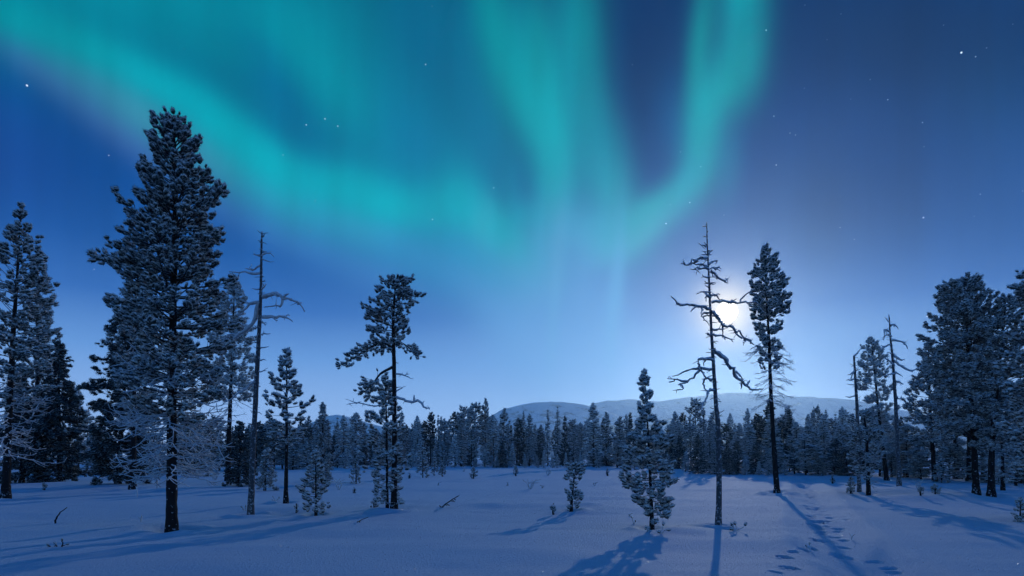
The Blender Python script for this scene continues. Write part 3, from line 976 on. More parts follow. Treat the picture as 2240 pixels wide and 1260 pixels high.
pine('pine_tree', 'shaded pine standing right behind the tallest pine, bare trunk showing to its left', 'tree',
     [(290, 1071), (294, 850), (302, 570)], 14, [(560, 292, 314), (640, 268, 336), (740, 252, 350), (840, 254, 348), (900, 268, 336)],
     S(PINE, dz=.45, tl=.45, nb=6), TUFT_MID, N1, 26, twigs=frosty_twigs(24, 880, 1020, 60, .4, .5, 4, .018))
pine('pine_tree', 'pale hoary pine left of the broken-branched dead tree', 'tree',
     [(498, 1052), (503, 900), (508, 760), (513, 622)], 12, [(613, 509, 519), (650, 490, 536), (690, 474, 546), (740, 458, 556), (800, 452, 566), (850, 452, 574), (890, 470, 556)],
     S(PINE, dz=.5, tl=.55, nb=7, dens=1.0, lat=.5), TUFT_MID, NP, 27, twigs=frosty_twigs(26, 860, 960, 60, .4, .4, 4, .022))
pine('spruce_tree', 'low black spruce at the foot of the pale hoary pine', 'tree',
     [(522, 1062), (526, 935)], 7, [(928, 522, 530), (955, 510, 544), (990, 500, 556), (1030, 490, 566), (1056, 488, 568)],
     S(SPRUCE, dz=.3, tl=.42, nb=8, dens=1.2), TUFT_MID, NS, 28)
pine('spruce_tree', 'knee-high snowy spruce bush close behind the broken-branched dead tree', 'tree',
     [(579, 1074), (584, 990)], 5, [(984, 581, 588), (1010, 570, 600), (1040, 562, 606), (1068, 556, 611)],
     S(SPRUCE, dz=.2, tl=.3, nb=8, dens=1.0), TUFT_MID, NW, 29)
pine('pine_tree', 'mid-sized pine with bare lower trunk right of the broken-branched dead tree', 'tree',
     [(625, 1100), (627, 950), (627, 778)], 10, [(768, 622, 632), (800, 613, 640), (830, 599, 650), (860, 589, 667), (880, 586, 671), (900, 581, 687), (925, 577, 688), (950, 586, 668), (978, 602, 650)],
     S(PINE, dz=.34, tl=.30, ts=.68, nb=6, dens=.72, el1=.5), TUFT_NEAR, N1, 30, extra=tufted_limb([(624, 970), (605, 972), (592, 990), (582, 1000)], .03, .28, 5, .6, .1))
pine('spruce_tree', 'slim dark spruce behind the snowy sapling, left of the flat-topped pine', 'tree',
     [(706, 1056), (706, 895)], 7, [(886, 703, 709), (920, 694, 718), (960, 686, 724), (1000, 679, 731), (1036, 677, 734), (1050, 688, 726)],
     S(SPRUCE, dz=.28, tl=.38, nb=8, dens=1.2), TUFT_MID, [MAT_LIMB, MAT_SPRUCE], 31)
pine('pine_sapling', 'snow-clumped pine sapling in front of the slim dark spruce', 'sapling',
     [(691, 1128), (691, 1060), (690, 990)], 5, [(984, 687, 693), (1020, 674, 707), (1060, 661, 716), (1090, 656, 723), (1116, 664, 715)],
     S(PINE, dz=.17, tl=.19, ts=.72, nb=6, dens=.7, limb=.008), TUFT_NEAR, N1, 32)
# flat-topped lone pine with its long limbs
r12, b12, Y12, _ = pine('pine_tree', 'flat-topped lone pine with one long tufted limb stretching left', 'tree',
     [(862, 1117), (863, 1000), (862, 800), (860, 700), (864, 640), (868, 616)], 14,
     [(611, 850, 886), (628, 826, 910), (648, 816, 912), (678, 790, 902), (696, 806, 896), (716, 786, 900), (742, 786, 886), (762, 822, 878)],
     S(PINE, dz=.27, tl=.25, nb=7, el0=0, el1=.3, curl=.12, dens=1.0), TUFT_NEAR, N1, 33, stubs=25,
     extra=multi(tufted_limb([(861, 764), (842, 751), (815, 757), (785, 776), (742, 800)], .055, .24, 46, .22, .15, .45), tufted_limb([(865, 744), (886, 754), (904, 768), (912, 776)], .03, .24, 14, .35, .12),
                 tufted_limb([(860, 802), (832, 818), (814, 842), (796, 858)], .05, .24, 26, .45, .18), tufted_limb([(864, 620), (884, 640), (900, 646), (914, 650)], .03, .24, 14, .3, .12)))
add_branches(r12, b12, Y12, [[9, [(866, 868), (892, 877), (924, 882), (932, 894), (943, 897)], [(908, 877), (909, 866)]], [5, [(864, 818), (888, 823), (908, 832)], [(888, 823), (897, 818)]],
             [5, [(859, 878), (826, 890), (789, 884), (770, 889)], [(789, 884), (768, 877)]], [4, [(866, 856), (880, 850), (888, 846)]]], np.random.RandomState(5), MAT_TWIG)
pine('young_pine', 'bushy young pine growing against the trunk of the flat-topped pine', 'tree',
     [(847, 1117), (846, 950), (843, 832)], 7, [(824, 838, 848), (850, 829, 859), (880, 813, 871), (910, 806, 888), (940, 797, 884), (970, 806, 880), (1000, 792, 893), (1030, 796, 893), (1060, 812, 884), (1090, 812, 890), (1108, 818, 876)],
     S(PINE, dz=.22, tl=.23, ts=.7, nb=6, dens=.7, limb=.010, el0=-.2), TUFT_NEAR, N1, 34, twigs=frosty_twigs(20, 1040, 1105, 38, .35, .4, 4, .010))
pine('small_pine', 'tiny two-tiered pine on a snow mound in the middle of the clearing', 'tree',
     [(1249, 1118), (1254, 1060), (1259, 1024)], 6, [(1017, 1244, 1274), (1030, 1229, 1287), (1042, 1231, 1289), (1053, 1236, 1268), (1061, 1251, 1257), (1072, 1240, 1266), (1085, 1237, 1279), (1100, 1244, 1277), (1113, 1240, 1264)],
     S(PINE, dz=.15, tl=.20, ts=.7, dens=.7, nb=5, limb=.009, el1=.2), TUFT_NEAR, N1, 35)
pine('young_pine', 'pointed young pine with round snow clumps left of the moonlit dead tree', 'tree',
     [(1427, 1155), (1424, 1080), (1420, 1000), (1415, 900), (1410, 826)], 9,
     [(816, 1407, 1414), (840, 1399, 1421), (860, 1397, 1429), (878, 1402, 1422), (895, 1386, 1435), (910, 1383, 1439), (924, 1400, 1432), (945, 1371, 1450), (970, 1366, 1464), (1000, 1363, 1469), (1040, 1357, 1483), (1070, 1360, 1481), (1090, 1372, 1484), (1110, 1402, 1468), (1130, 1412, 1482)],
     S(PINE, dz=.20, tl=.20, ts=.70, nb=7, tw=1.05, limb=.010, el0=-.25, dens=.9), TUFT_NEAR, N1, 36, twigs=frosty_twigs(12, 1050, 1135, 45, .3, .4, 4, .008))
pine('pine_tree', 'slender pine right of the moon with a tufted top and bare twigs below', 'tree',
     [(1700, 1080), (1693, 980), (1686, 850), (1682, 740), (1676, 640), (1673, 552)], 12,
     [(541, 1669, 1679), (570, 1656, 1694), (600, 1642, 1712), (630, 1646, 1718), (650, 1634, 1732), (670, 1642, 1718), (690, 1640, 1731), (720, 1642, 1712), (750, 1650, 1712), (800, 1662, 1706)],
     S(PINE, dz=.3, tl=.31, nb=7, dens=1.25, ts=.62), TUFT_NEAR, [MAT_LIMB, MAT_NEEDLE], 37, stubs=12, twigs=frosty_twigs(70, 740, 885, 52, .5, .35, 8, .012))

snag('dead_tree', 'broken-branched dead tree right of the tallest pine, long limb drooping left',
     [(548, 1130), (553, 998), (559, 878), (565, 759), (569, 680), (571, 620), (572, 540), (573, 507)], 14,
     [[5, [(570, 558), (553, 556)]], [5, [(572, 558), (588, 553), (601, 563)]], [4, [(572, 567), (598, 571)]], [6, [(569, 582), (547, 586), (529, 582)], [(547, 586), (536, 579)]],
      [7, [(569, 597), (534, 597), (501, 594)]], [5, [(571, 632), (555, 633)]], [6, [(572, 632), (584, 623)], [(580, 628), (578, 622)]],
      [11, [(574, 650), (594, 646), (613, 646), (624, 655), (646, 661), (661, 670), (679, 690)], [(624, 655), (646, 653)], [(624, 655), (622, 674), (609, 672), (580, 674)], [(661, 672), (668, 668)], [(600, 646), (614, 655)]],
      [9, [(573, 694), (600, 690), (618, 690), (632, 698)], [(612, 690), (624, 684)], [(590, 692), (606, 700)]],
      [12, [(566, 660), (550, 708), (519, 728), (491, 755), (471, 777), (448, 795)], [(519, 728), (492, 730), (470, 742)], [(500, 748), (476, 752), (456, 748)], [(540, 714), (520, 706), (500, 712)]],
      [9, [(566, 662), (546, 664), (534, 680), (520, 690)], [(546, 664), (530, 658)]], [7, [(561, 830), (540, 850), (518, 872), (498, 884)], [(540, 850), (522, 850)]],
      [5, [(572, 702), (584, 708)]], [5, [(572, 733), (590, 729)]], [5, [(568, 760), (586, 757)]], [5, [(567, 788), (580, 787)]], [5, [(566, 812), (583, 811)]]],
     41, MAT_GREY, w_top=3, stubs=60)

def C6(*p): return [(1400 + x / 2.8625, 460 + y / 2.8625) for x, y in p]
snag('dead_tree', 'tall bare dead tree in front of the moon, crooked rimed branches on both sides',
     [(1572, 1152), (1573, 1027), (1571, 932), (1566, 883), (1561, 800), (1557, 740), (1553, 660), (1550, 590), (1547, 530), (1546, 486)], 13,
     [[5, C6((413, 228), (363, 212))], [5, C6((430, 270), (452, 250))], [4, C6((420, 260), (395, 250))],
      [8, C6((425, 296), (380, 294), (340, 325), (310, 335), (285, 342), (258, 332)), C6((285, 342), (268, 313)), C6((312, 335), (322, 300)), C6((350, 316), (335, 322), (320, 308))],
      [7, C6((428, 352), (390, 340), (350, 325)), C6((390, 340), (360, 345))], [7, C6((430, 365), (385, 367), (320, 360)), C6((350, 364), (352, 405)), C6((385, 367), (370, 355))],
      [7, C6((430, 338), (460, 320), (490, 314)), C6((460, 320), (470, 328))], [6, C6((440, 368), (480, 360), (502, 368)), C6((482, 360), (500, 388))],
      [8, C6((445, 378), (490, 400), (545, 426), (583, 402)), C6((490, 400), (505, 418)), C6((545, 426), (560, 428))], [6, C6((432, 414), (390, 402))], [5, C6((438, 460), (475, 456))], [5, C6((440, 474), (405, 472))],
      [5, C6((440, 512), (395, 514), (355, 522))], [6, C6((445, 535), (485, 525), (512, 520)), C6((485, 525), (520, 555), (565, 566))], [7, C6((442, 548), (412, 528), (404, 548), (408, 574))],
      [8, C6((448, 575), (520, 575), (610, 580), (680, 586), (724, 598), (740, 580)), C6((615, 580), (640, 545), (676, 514)), C6((560, 577), (585, 568))],
      [9, C6((445, 616), (380, 610), (300, 600), (262, 608), (210, 596), (175, 558)), C6((345, 608), (310, 645)), C6((380, 612), (370, 672)), C6((230, 600), (214, 608))],
      [7, C6((446, 640), (402, 640), (400, 672), (436, 720)), C6((402, 660), (420, 650))],
      [10, C6((448, 640), (482, 656), (510, 690), (530, 711), (580, 716), (622, 750), (660, 785), (710, 796), (755, 822)), C6((580, 716), (642, 724)), C6((622, 750), (652, 756), (690, 790), (675, 832)), C6((530, 712), (541, 782)), C6((700, 792), (740, 794), (766, 808)), C6((505, 685), (515, 730))],
      [7, C6((455, 748), (500, 740), (532, 734))], [7, C6((458, 776), (520, 785), (606, 800)), C6((530, 787), (538, 810))], [6, C6((455, 782), (405, 775))], [5, C6((462, 876), (425, 868))],
      [12, C6((462, 868), (510, 905), (560, 960), (600, 1010), (640, 1060), (690, 1100), (750, 1115), (800, 1110)), C6((690, 1090), (708, 1055)), C6((655, 1075), (654, 1112)), C6((600, 1010), (630, 1030), (650, 1060))],
      [9, C6((465, 940), (400, 924), (363, 946), (370, 985), (400, 1030), (416, 1052)), C6((406, 930), (410, 972))], [9, C6((470, 992), (390, 985), (330, 995), (230, 1026))],
      [9, C6((385, 988), (350, 1030), (310, 1065), (258, 1086)), C6((310, 1064), (240, 1046), (204, 1036)), C6((268, 1085), (276, 1115), (220, 1122)), C6((240, 1048), (215, 1058))],
      [8, C6((468, 1054), (412, 1056), (404, 1100), (430, 1132)), C6((412, 1060), (395, 1050))], [8, C6((470, 1125), (425, 1135), (405, 1170), (390, 1215), (348, 1260)), C6((420, 1140), (440, 1150))],
      [4, C6((488, 1196), (504, 1196))], [4, C6((470, 1078), (492, 1076))]],
     42, MAT_GREY, w_top=1.5, stubs=90, bmat=MAT_RIME)

def C5(*p): return [(1820 + x / 2.865, 660 + y / 2.865) for x, y in p]
snag('dead_tree', 'thin dead trunk with a bent broken tip left of the right grove',
     [(1880, 1076), (1875, 900), (1871, 830), (1868, 778)], 8,
     [[5, C5((140, 342), (160, 315), (188, 290))], [4, C5((145, 405), (120, 407))], [5, C5((146, 430), (110, 455), (98, 456))], [6, C5((148, 490), (120, 485), (95, 492)), C5((120, 485), (130, 420))],
      [4, C5((152, 520), (98, 516))], [5, C5((155, 580), (120, 600), (100, 590))], [4, C5((150, 430), (185, 420))], [4, C5((155, 625), (175, 610))], [4, C5((155, 660), (185, 658))]],
     43, MAT_GREY, w_top=4, stubs=25, stub_len=.16)
snag('dead_tree', 'gnarled tall dead tree with twisted twigs at the left of the right grove',
     [(1967, 1066), (1960, 900), (1953, 790), (1948, 740), (1945, 692)], 9,
     [[4, C5((362, 128), (325, 100))], [4, C5((360, 100), (356, 78))], [6, C5((366, 152), (400, 138), (436, 165)), C5((400, 138), (415, 150))], [6, C5((366, 190), (318, 182), (310, 245)), C5((330, 184), (325, 215))], [5, C5((374, 215), (330, 210), (305, 240))],
      [7, C5((376, 240), (430, 256), (450, 300)), C5((420, 254), (440, 262))], [6, C5((376, 265), (330, 285), (310, 310)), C5((340, 280), (318, 270))], [7, C5((385, 338), (430, 360), (466, 362)), C5((405, 350), (410, 375))],
      [7, C5((388, 370), (430, 405), (480, 435), (520, 420), (542, 404)), C5((480, 435), (505, 440))], [6, C5((390, 400), (345, 362), (320, 355))], [5, C5((395, 440), (432, 472))], [6, C5((398, 500), (440, 500), (475, 512)), C5((430, 500), (440, 520))],
      [6, C5((394, 450), (350, 455), (300, 470))], [5, C5((400, 590), (430, 610), (440, 590))], [5, C5((388, 330), (340, 320))]],
     44, MAT_GREY, w_top=2, stubs=30, stub_len=.18)

# right-hand grove
pine('young_pine', 'bushy snow-clumped young pine on two-metre bare stem left of the right grove', 'tree',
     [(1900, 1084), (1896, 960), (1890, 910)], 9, [(900, 1884, 1898), (925, 1864, 1916), (955, 1856, 1924), (985, 1854, 1922), (1015, 1862, 1917), (1040, 1872, 1912)],
     S(PINE, dz=.27, tl=.30, nb=6), TUFT_NEAR, N1, 51, twigs=frosty_twigs(26, 970, 1060, 38, .4, .3, 5, .014))
pine('pine_tree', 'pale frosty pine between the two dead trunks of the right grove', 'tree',
     [(1940, 1051), (1922, 900), (1907, 750)], 9, [(744, 1901, 1912), (775, 1882, 1930), (810, 1877, 1940), (850, 1872, 1948), (900, 1878, 1954), (950, 1885, 1962), (990, 1892, 1958)],
     S(PINE, dz=.45, tl=.5, nb=7, el0=-.3, lat=.5), TUFT_MID, NP, 52, twigs=frosty_twigs(24, 900, 1010, 45, .3, .3, 5, .02))
pine('pine_tree', 'dark layered pine at the left front of the right grove', 'tree',
     [(2045, 1054), (2035, 900), (2031, 765)], 10, [(752, 2024, 2040), (790, 2010, 2058), (850, 1987, 2072), (900, 1979, 2080), (950, 1990, 2082), (985, 2008, 2072)],
     S(PINE, dz=.5, tl=.5, nb=8, el0=-.1, dens=1.1), TUFT_MID, N1, 53)
pine('pine_tree', 'biggest pine of the right grove, broad snowy crown over a dark bare trunk', 'tree',
     [(2136, 1082), (2129, 950), (2118, 780), (2110, 628)], 14,
     [(615, 2096, 2126), (640, 2072, 2148), (680, 2044, 2164), (730, 2038, 2178), (790, 2024, 2188), (850, 2032, 2196), (910, 2040, 2194), (950, 2062, 2184)],
     S(PINE, dz=.30, tl=.29, nb=9, el0=-.15, dens=1.05), TUFT_MID, N1, 54, extra=tufted_limb([(2128, 960), (2095, 930), (2060, 935), (2030, 960)], .05, .3, 30, .3, .25))
pine('pine_tree', 'right grove pine with leaning trunk, rightmost of the two thick front trunks', 'tree',
     [(2168, 1088), (2170, 980), (2180, 850), (2192, 740), (2200, 664)], 14,
     [(652, 2188, 2214), (680, 2168, 2238), (740, 2158, 2252), (800, 2144, 2262), (870, 2138, 2266), (940, 2136, 2264), (990, 2156, 2250)],
     S(PINE, dz=.30, tl=.29, nb=9, el0=-.15, dens=1.05), TUFT_MID, N1, 55)
pine('pine_tree', 'nearest pine at the right picture edge, only its snow-laden limbs reaching in', 'tree',
     [(2300, 1140), (2300, 900), (2296, 560)], 16,
     [(540, 2280, 2312), (620, 2236, 2350), (700, 2232, 2370), (800, 2214, 2390), (900, 2200, 2400), (1000, 2206, 2390), (1050, 2240, 2360)],
     S(PINE, dz=.30, tl=.27, nb=7, tw=1.1), TUFT_NEAR, N1, 56, extra=tufted_limb([(2298, 700), (2270, 650), (2240, 634), (2222, 632)], .03, .24, 12, .5, .09, .1))
pine('pine_tree', 'hidden dark pine behind the biggest pine of the right grove, trunk left of it', 'tree',
     [(2122, 1053), (2122, 850), (2124, 700)], 14, [(690, 2112, 2136), (760, 2090, 2160), (850, 2080, 2170), (950, 2078, 2168)],
     S(PINE, dz=.55, tl=.55, nb=6), TUFT_MID, N1, 57)
pine('pine_tree', 'shorter snowy pine in the middle of the right grove', 'tree',
     [(2092, 1048), (2090, 900), (2085, 745)], 11, [(738, 2078, 2092), (800, 2062, 2108), (880, 2050, 2126), (960, 2054, 2124), (1000, 2066, 2112)],
     S(PINE, dz=.6, tl=.6, nb=7), TUFT_MID, NP, 58)
pine('young_pine', 'low frosted pine between the front trunks and the right picture edge', 'tree',
     [(2194, 1073), (2192, 960), (2190, 850)], 8, [(842, 2184, 2196), (890, 2166, 2214), (950, 2158, 2226), (1010, 2160, 2228), (1040, 2172, 2214)],
     S(PINE, dz=.4, tl=.42, nb=7), TUFT_MID, NP, 59, twigs=frosty_twigs(20, 980, 1060, 40, .4, .3, 4, .018))

# ------------------------------------------------------------------ the forest edge: prototypes, then copies
def proto_tree(name, H, outline, st, protos, mats, r0, seed, bark=None):
    """outline rows (height fraction, radius m)"""
    rng = np.random.RandomState(seed)
    root = empty(name, (0, 0, -200))
    lean = rng.uniform(-.03, .03)
    pts = np.array([[0, 0, -.2], [lean * H * .4, 0, H * .4], [lean * H, 0, H * .97]])
    build_trunk(root, np.zeros(3), pts, r0, .02, bark or MAT_BARK, rng, 0, k=6)
    hs = np.array([o[0] * H for o in outline]); rs = np.array([o[1] for o in outline])
    od = np.argsort(hs); hs, rs = hs[od], rs[od]
    ph = rng.uniform(0, 6.28); am = rng.uniform(.1, .25)
    tubes = Tubes(); items = []
    grow_crown(rng, lambda z: (lean * z, 0), hs[0], hs[-1], lambda z, a: float(np.interp(z, hs, rs)) * (1 + am * math.sin(a * 2 + ph + z)), st, tubes, items, 3)
    crown_mesh('crown', root, tubes, items, protos, mats, rng, True)
    return root

FS = S(SPRUCE, ts=.9, dz=.55, tl=.58, nb=6, dens=.9, tw=.85, el0=-.6, drop=.1, limb=.02)
FP = S(PINE, ts=.85, dz=.6, tl=.6, nb=6, dens=.7, t0=.35, tw=.95, limb=.02, el0=-.1)
YS = S(SPRUCE, ts=.9, dz=.3, tl=.36, nb=6, dens=.8, limb=.012)
NF = [MAT_LIMB, MAT_FARPINE]
KIND = {}
KIND['slim'] = [('spruce_tree', proto_tree('spruce_tree', 10, [(1, .02), (.85, .38), (.6, .75), (.3, 1.05), (.08, 1.1)], FS, TUFT_FAR, NW, .11, 101), 10, 2.1),
                ('spruce_tree', proto_tree('spruce_tree', 10, [(1, .02), (.9, .25), (.7, .55), (.4, .8), (.12, 1.0)], FS, TUFT_FAR, NS, .11, 102), 10, 1.9),
                ('spruce_tree', proto_tree('spruce_tree', 10, [(1, .02), (.8, .5), (.55, .7), (.25, 1.1), (.05, 1.25)], S(FS, drop=.2), TUFT_FAR, NW, .11, 109), 10, 2.3)]
KIND['broad'] = [('spruce_tree', proto_tree('spruce_tree', 10, [(1, .03), (.85, .6), (.6, 1.15), (.3, 1.6), (.06, 1.75)], S(FS, dens=1.1), TUFT_FAR, NW, .13, 103), 10, 3.3),
                 ('spruce_tree', proto_tree('spruce_tree', 10, [(1, .03), (.8, .7), (.5, 1.2), (.25, 1.5), (.08, 1.5)], S(FS, dens=1.1), TUFT_FAR, NS, .13, 104), 10, 3.0)]
KIND['pine'] = [('pine_tree', proto_tree('pine_tree', 10, [(1, .25), (.93, .9), (.8, 1.35), (.6, 1.45), (.42, 1.1), (.3, .5)], FP, TUFT_FAR, N1, .14, 105), 10, 2.8),
                ('pine_tree', proto_tree('pine_tree', 10, [(1, .12), (.9, .6), (.75, 1.0), (.5, 1.35), (.3, 1.0), (.2, .5)], FP, TUFT_FAR, N1, .13, 106), 10, 2.6),
                ('pine_tree', proto_tree('pine_tree', 10, [(1, .2), (.9, .8), (.7, 1.2), (.5, 1.2), (.35, .7)], FP, TUFT_FAR, NS, .14, 112), 10, 2.4)]
KIND['pale'] = [('pine_tree', proto_tree('pine_tree', 10, [(1, .12), (.9, .7), (.7, 1.25), (.45, 1.5), (.2, 1.3), (.1, .7)], S(FP, dens=1.1, el0=-.35), TUFT_FAR, NF, .13, 107), 10, 2.9),
                ('pine_tree', proto_tree('pine_tree', 10, [(1, .08), (.85, .6), (.65, .95), (.4, 1.2), (.15, 1.2), (.06, .8)], S(FP, dens=1.0, el0=-.4), TUFT_FAR, NF, .12, 110), 10, 2.4)]
KIND['small'] = [('young_spruce', proto_tree('young_spruce', 3.5, [(1, .02), (.8, .22), (.5, .48), (.2, .7), (.04, .75)], YS, TUFT_FAR, [MAT_TWIG, MAT_FARPINE], .05, 108), 3.5, 1.4),
                 ('young_spruce', proto_tree('young_spruce', 3.5, [(1, .02), (.7, .3), (.4, .6), (.1, .62)], S(YS, drop=.25), TUFT_FAR, NW, .05, 111), 3.5, 1.3)]
KIND['under'] = [('young_spruce', proto_tree('young_spruce', 4, [(1, .02), (.8, .4), (.5, .85), (.2, 1.15), (.02, 1.25)], S(YS, dens=1.1), TUFT_FAR, NS, .05, 113), 4, 2.3)]
used = set()
FAR = []
def far_tree(kind, px, py_base, py_top, wpx=None, variant=None, seed=None):
    rng = random.Random(seed if seed is not None else int(px * 7 + py_top * 3))
    opts = KIND[kind]
    name, proto, H, W = opts[variant if variant is not None else rng.randrange(len(opts))]
    b = base_at(px, py_base)
    h = (py_base - py_top) / F * b[1]
    if proto not in used:
        o = proto; used.add(proto)
    else:
        o = proto.copy(); ROOT.objects.link(o)
        for ch in proto.children:
            c = ch.copy(); ROOT.objects.link(c); c.parent = o
    o.location = (b[0], b[1], b[2] - .05)
    sz = h / H
    sx = (wpx / F * b[1]) / W if wpx else sz * rng.uniform(.85, 1.2)
    o.scale = (sx, sx, sz)
    o.rotation_euler = (0, 0, rng.uniform(0, 6.28))
    FAR.append([o, kind, px, b[1], py_base - py_top])
    return o

EDGE = [ # kind, x, base y, top y, width
 ('slim', 738, 1024, 917, 24), ('pale', 753, 1024, 912, 36), ('pale', 776, 1022, 906, 52), ('slim', 797, 1021, 926, 26), ('slim', 889, 1020, 930, 24), ('pine', 902, 1020, 938, 26), ('pale', 915, 1021, 913, 30),
 ('pine', 929, 1019, 923, 24), ('slim', 945, 1020, 906, 24), ('slim', 958, 1021, 912, 24), ('pale', 973, 1020, 919, 34), ('pine', 997, 1019, 904, 32), ('pale', 1010, 1020, 930, 30), ('pine', 1017, 1018, 892, 34),
 ('pine', 1037, 1018, 884, 48), ('slim', 1038, 1021, 918, 24), ('pine', 1062, 1018, 876, 30), ('pale', 1081, 1021, 911, 42), ('pine', 1101, 1019, 897, 30), ('pine', 1131, 1018, 917, 30), ('slim', 1145, 1018, 900, 20),
 ('broad', 1158, 1020, 908, 40), ('pine', 1182, 1018, 932, 26), ('slim', 1198, 1019, 900, 24), ('slim', 1219, 1020, 893, 24), ('slim', 1236, 1018, 911, 20), ('pine', 1250, 1018, 920, 30), ('slim', 1255, 1021, 936, 26),
 ('pine', 1272, 1018, 930, 30), ('pale', 1299, 1022, 886, 46), ('pine', 1327, 1020, 905, 34), ('pine', 1353, 1019, 914, 34), ('slim', 1378, 1019, 905, 26), ('pale', 1350, 1023, 962, 46), ('broad', 1396, 1021, 922, 40),
 ('slim', 1440, 1021, 924, 30), ('pine', 1462, 1022, 930, 36), ('pale', 1484, 1024, 926, 44), ('pine', 1512, 1026, 930, 40), ('slim', 1540, 1034, 888, 34), ('broad', 1553, 1035, 917, 42), ('broad', 1527, 1036, 950, 40), ('pine', 1590, 1032, 929, 44),
 ('pale', 1614, 1033, 929, 44), ('pale', 1637, 1034, 930, 44), ('pine', 1656, 1033, 908, 36), ('pale', 1683, 1034, 905, 44), ('pine', 1709, 1033, 923, 44), ('slim', 1727, 1033, 898, 28), ('pale', 1746, 1034, 926, 46), ('pale', 1766, 1035, 928, 46),
 ('pine', 1787, 1033, 892, 26), ('pale', 1803, 1035, 911, 44), ('pine', 1824, 1034, 918, 44), ('pale', 1842, 1036, 930, 46), ('broad', 1615, 1036, 965, 42), ('slim', 1563, 1037, 968, 34), ('broad', 1596, 1038, 980, 40), ('broad', 1652, 1037, 966, 40),
 ('pale', 1763, 1040, 950, 60), ('broad', 1790, 1040, 978, 52), ('broad', 1854, 1040, 985, 56), ('broad', 1826, 1038, 960, 46), ('pale', 1700, 1038, 960, 44), ('slim', 1738, 1037, 968, 30),
 ('small', 925, 1045, 963, 34), ('small', 950, 1040, 990, 20), ('slim', 968, 1024, 964, 20), ('small', 995, 1022, 955, 30), ('small', 1060, 1022, 986, 26), ('small', 1104, 1022, 975, 24), ('small', 1120, 1022, 973, 24), ('small', 1010, 1021, 962, 30),
 ('small', 1175, 1023, 997, 14), ('small', 1190, 1023, 986, 16), ('small', 1208, 1023, 996, 14), ('small', 1219, 1023, 994, 16), ('small', 1238, 1023, 991, 14), ('small', 1270, 1024, 991, 16), ('small', 1310, 1024, 996, 20), ('small', 1661, 1039, 1010, 18),
 ('small', 1717, 1039, 1007, 18), ('small', 1372, 1026, 990, 22), ('small', 1388, 1028, 985, 24), ('small', 1500, 1032, 990, 26), ('small', 1460, 1028, 992, 24), ('small', 1578, 1038, 1005, 18), ('small', 1630, 1039, 1000, 24), ('small', 1680, 1040, 1008, 20),
 ('small', 1086, 1023, 1000, 16), ('small', 1148, 1023, 998, 14), ('small', 820, 1023, 985, 22), ('small', 900, 1024, 990, 22), ('small', 755, 1026, 985, 22), ('small', 1800, 1041, 1012, 18), ('small', 1040, 1022, 1002, 14),
 # behind the left trees
 ('pale', 172, 1032, 852, 50), ('pale', 420, 1032, 905, 60), ('pine', 440, 1030, 930, 50), ('pale', 462, 1030, 920, 55), ('slim', 545, 1028, 930, 34), ('pale', 600, 1026, 920, 50), ('pale', 655, 1026, 935, 46), ('pine', 672, 1024, 930, 40), ('pale', 692, 1024, 940, 40), ('pale', 640, 1028, 950, 50),
 ('small', 425, 1040, 980, 40), ('small', 455, 1042, 985, 44), ('pale', 575, 1026, 940, 50), ('slim', 718, 1023, 930, 26), ('pale', 225, 1030, 930, 60), ('broad', 210, 1036, 940, 60), ('pine', 330, 1034, 900, 60), ('broad', 350, 1038, 950, 60), ('pale', 310, 1036, 930, 60), ('pine', 395, 1034, 910, 60), ('broad', 405, 1036, 960, 50), ('pine', 480, 1030, 915, 56), ('broad', 440, 1034, 960, 50), ('pine', 560, 1027, 925, 50), ('broad', 535, 1030, 965, 44), ('pine', 618, 1026, 925, 46), ('pine', 190, 1030, 900, 50),
 # right, behind the grove
 ('pine', 1890, 1042, 930, 60), ('pale', 1925, 1042, 900, 60), ('broad', 1950, 1044, 970, 60), ('pale', 1985, 1044, 930, 70), ('pale', 2010, 1046, 960, 60), ('pine', 2060, 1046, 880, 70), ('pale', 2075, 1050, 970, 70), ('pine', 2150, 1050, 860, 80),
 ('pale', 2160, 1056, 960, 70), ('pine', 2205, 1052, 840, 80), ('pale', 2222, 1062, 950, 80), ('pale', 2015, 1048, 990, 50), ('broad', 2105, 1048, 980, 60), ('broad', 2236, 1056, 950, 80), ('slim', 1978, 1042, 940, 40), ('small', 2060, 1056, 1000, 40), ('small', 2185, 1060, 1000, 44), ('pine', 2245, 1060, 870, 80)]
for k_, px, pb, pt, w_ in EDGE:
    far_tree(k_, px, pb, pt, w_)
rr = random.Random(77)
# deeper rows fill the dark between the stems
for row, (y0, y1, n) in enumerate(((94, 122, 62), (122, 165, 58), (165, 240, 46))):
    for i in range(n):
        px = 395 + (1990 - 395) * (i + rr.uniform(-.4, .4)) / n
        Yd = rr.uniform(y0, y1)
        if px > 1450: Yd *= .8
        hgt = rr.uniform(7.0, 9.6) * (1.0 + .12 * row)
        kx = rr.choice(['pine', 'pine', 'broad', 'slim', 'pale'])
        pb = HY + CAMH * F / Yd
        far_tree(kx, px, pb, pb - hgt / Yd * F, None, None, 1000 + row * 100 + i)

for i in range(44):
    px = 400 + 1560 * (i + rr.uniform(-.4, .4)) / 44
    Yd = rr.uniform(90, 112) * (.72 if px > 1450 else 1)
    pb = HY + CAMH * F / Yd
    far_tree('under', px, pb, pb - rr.uniform(3.2, 5.2) / Yd * F, None, None, 3000 + i)

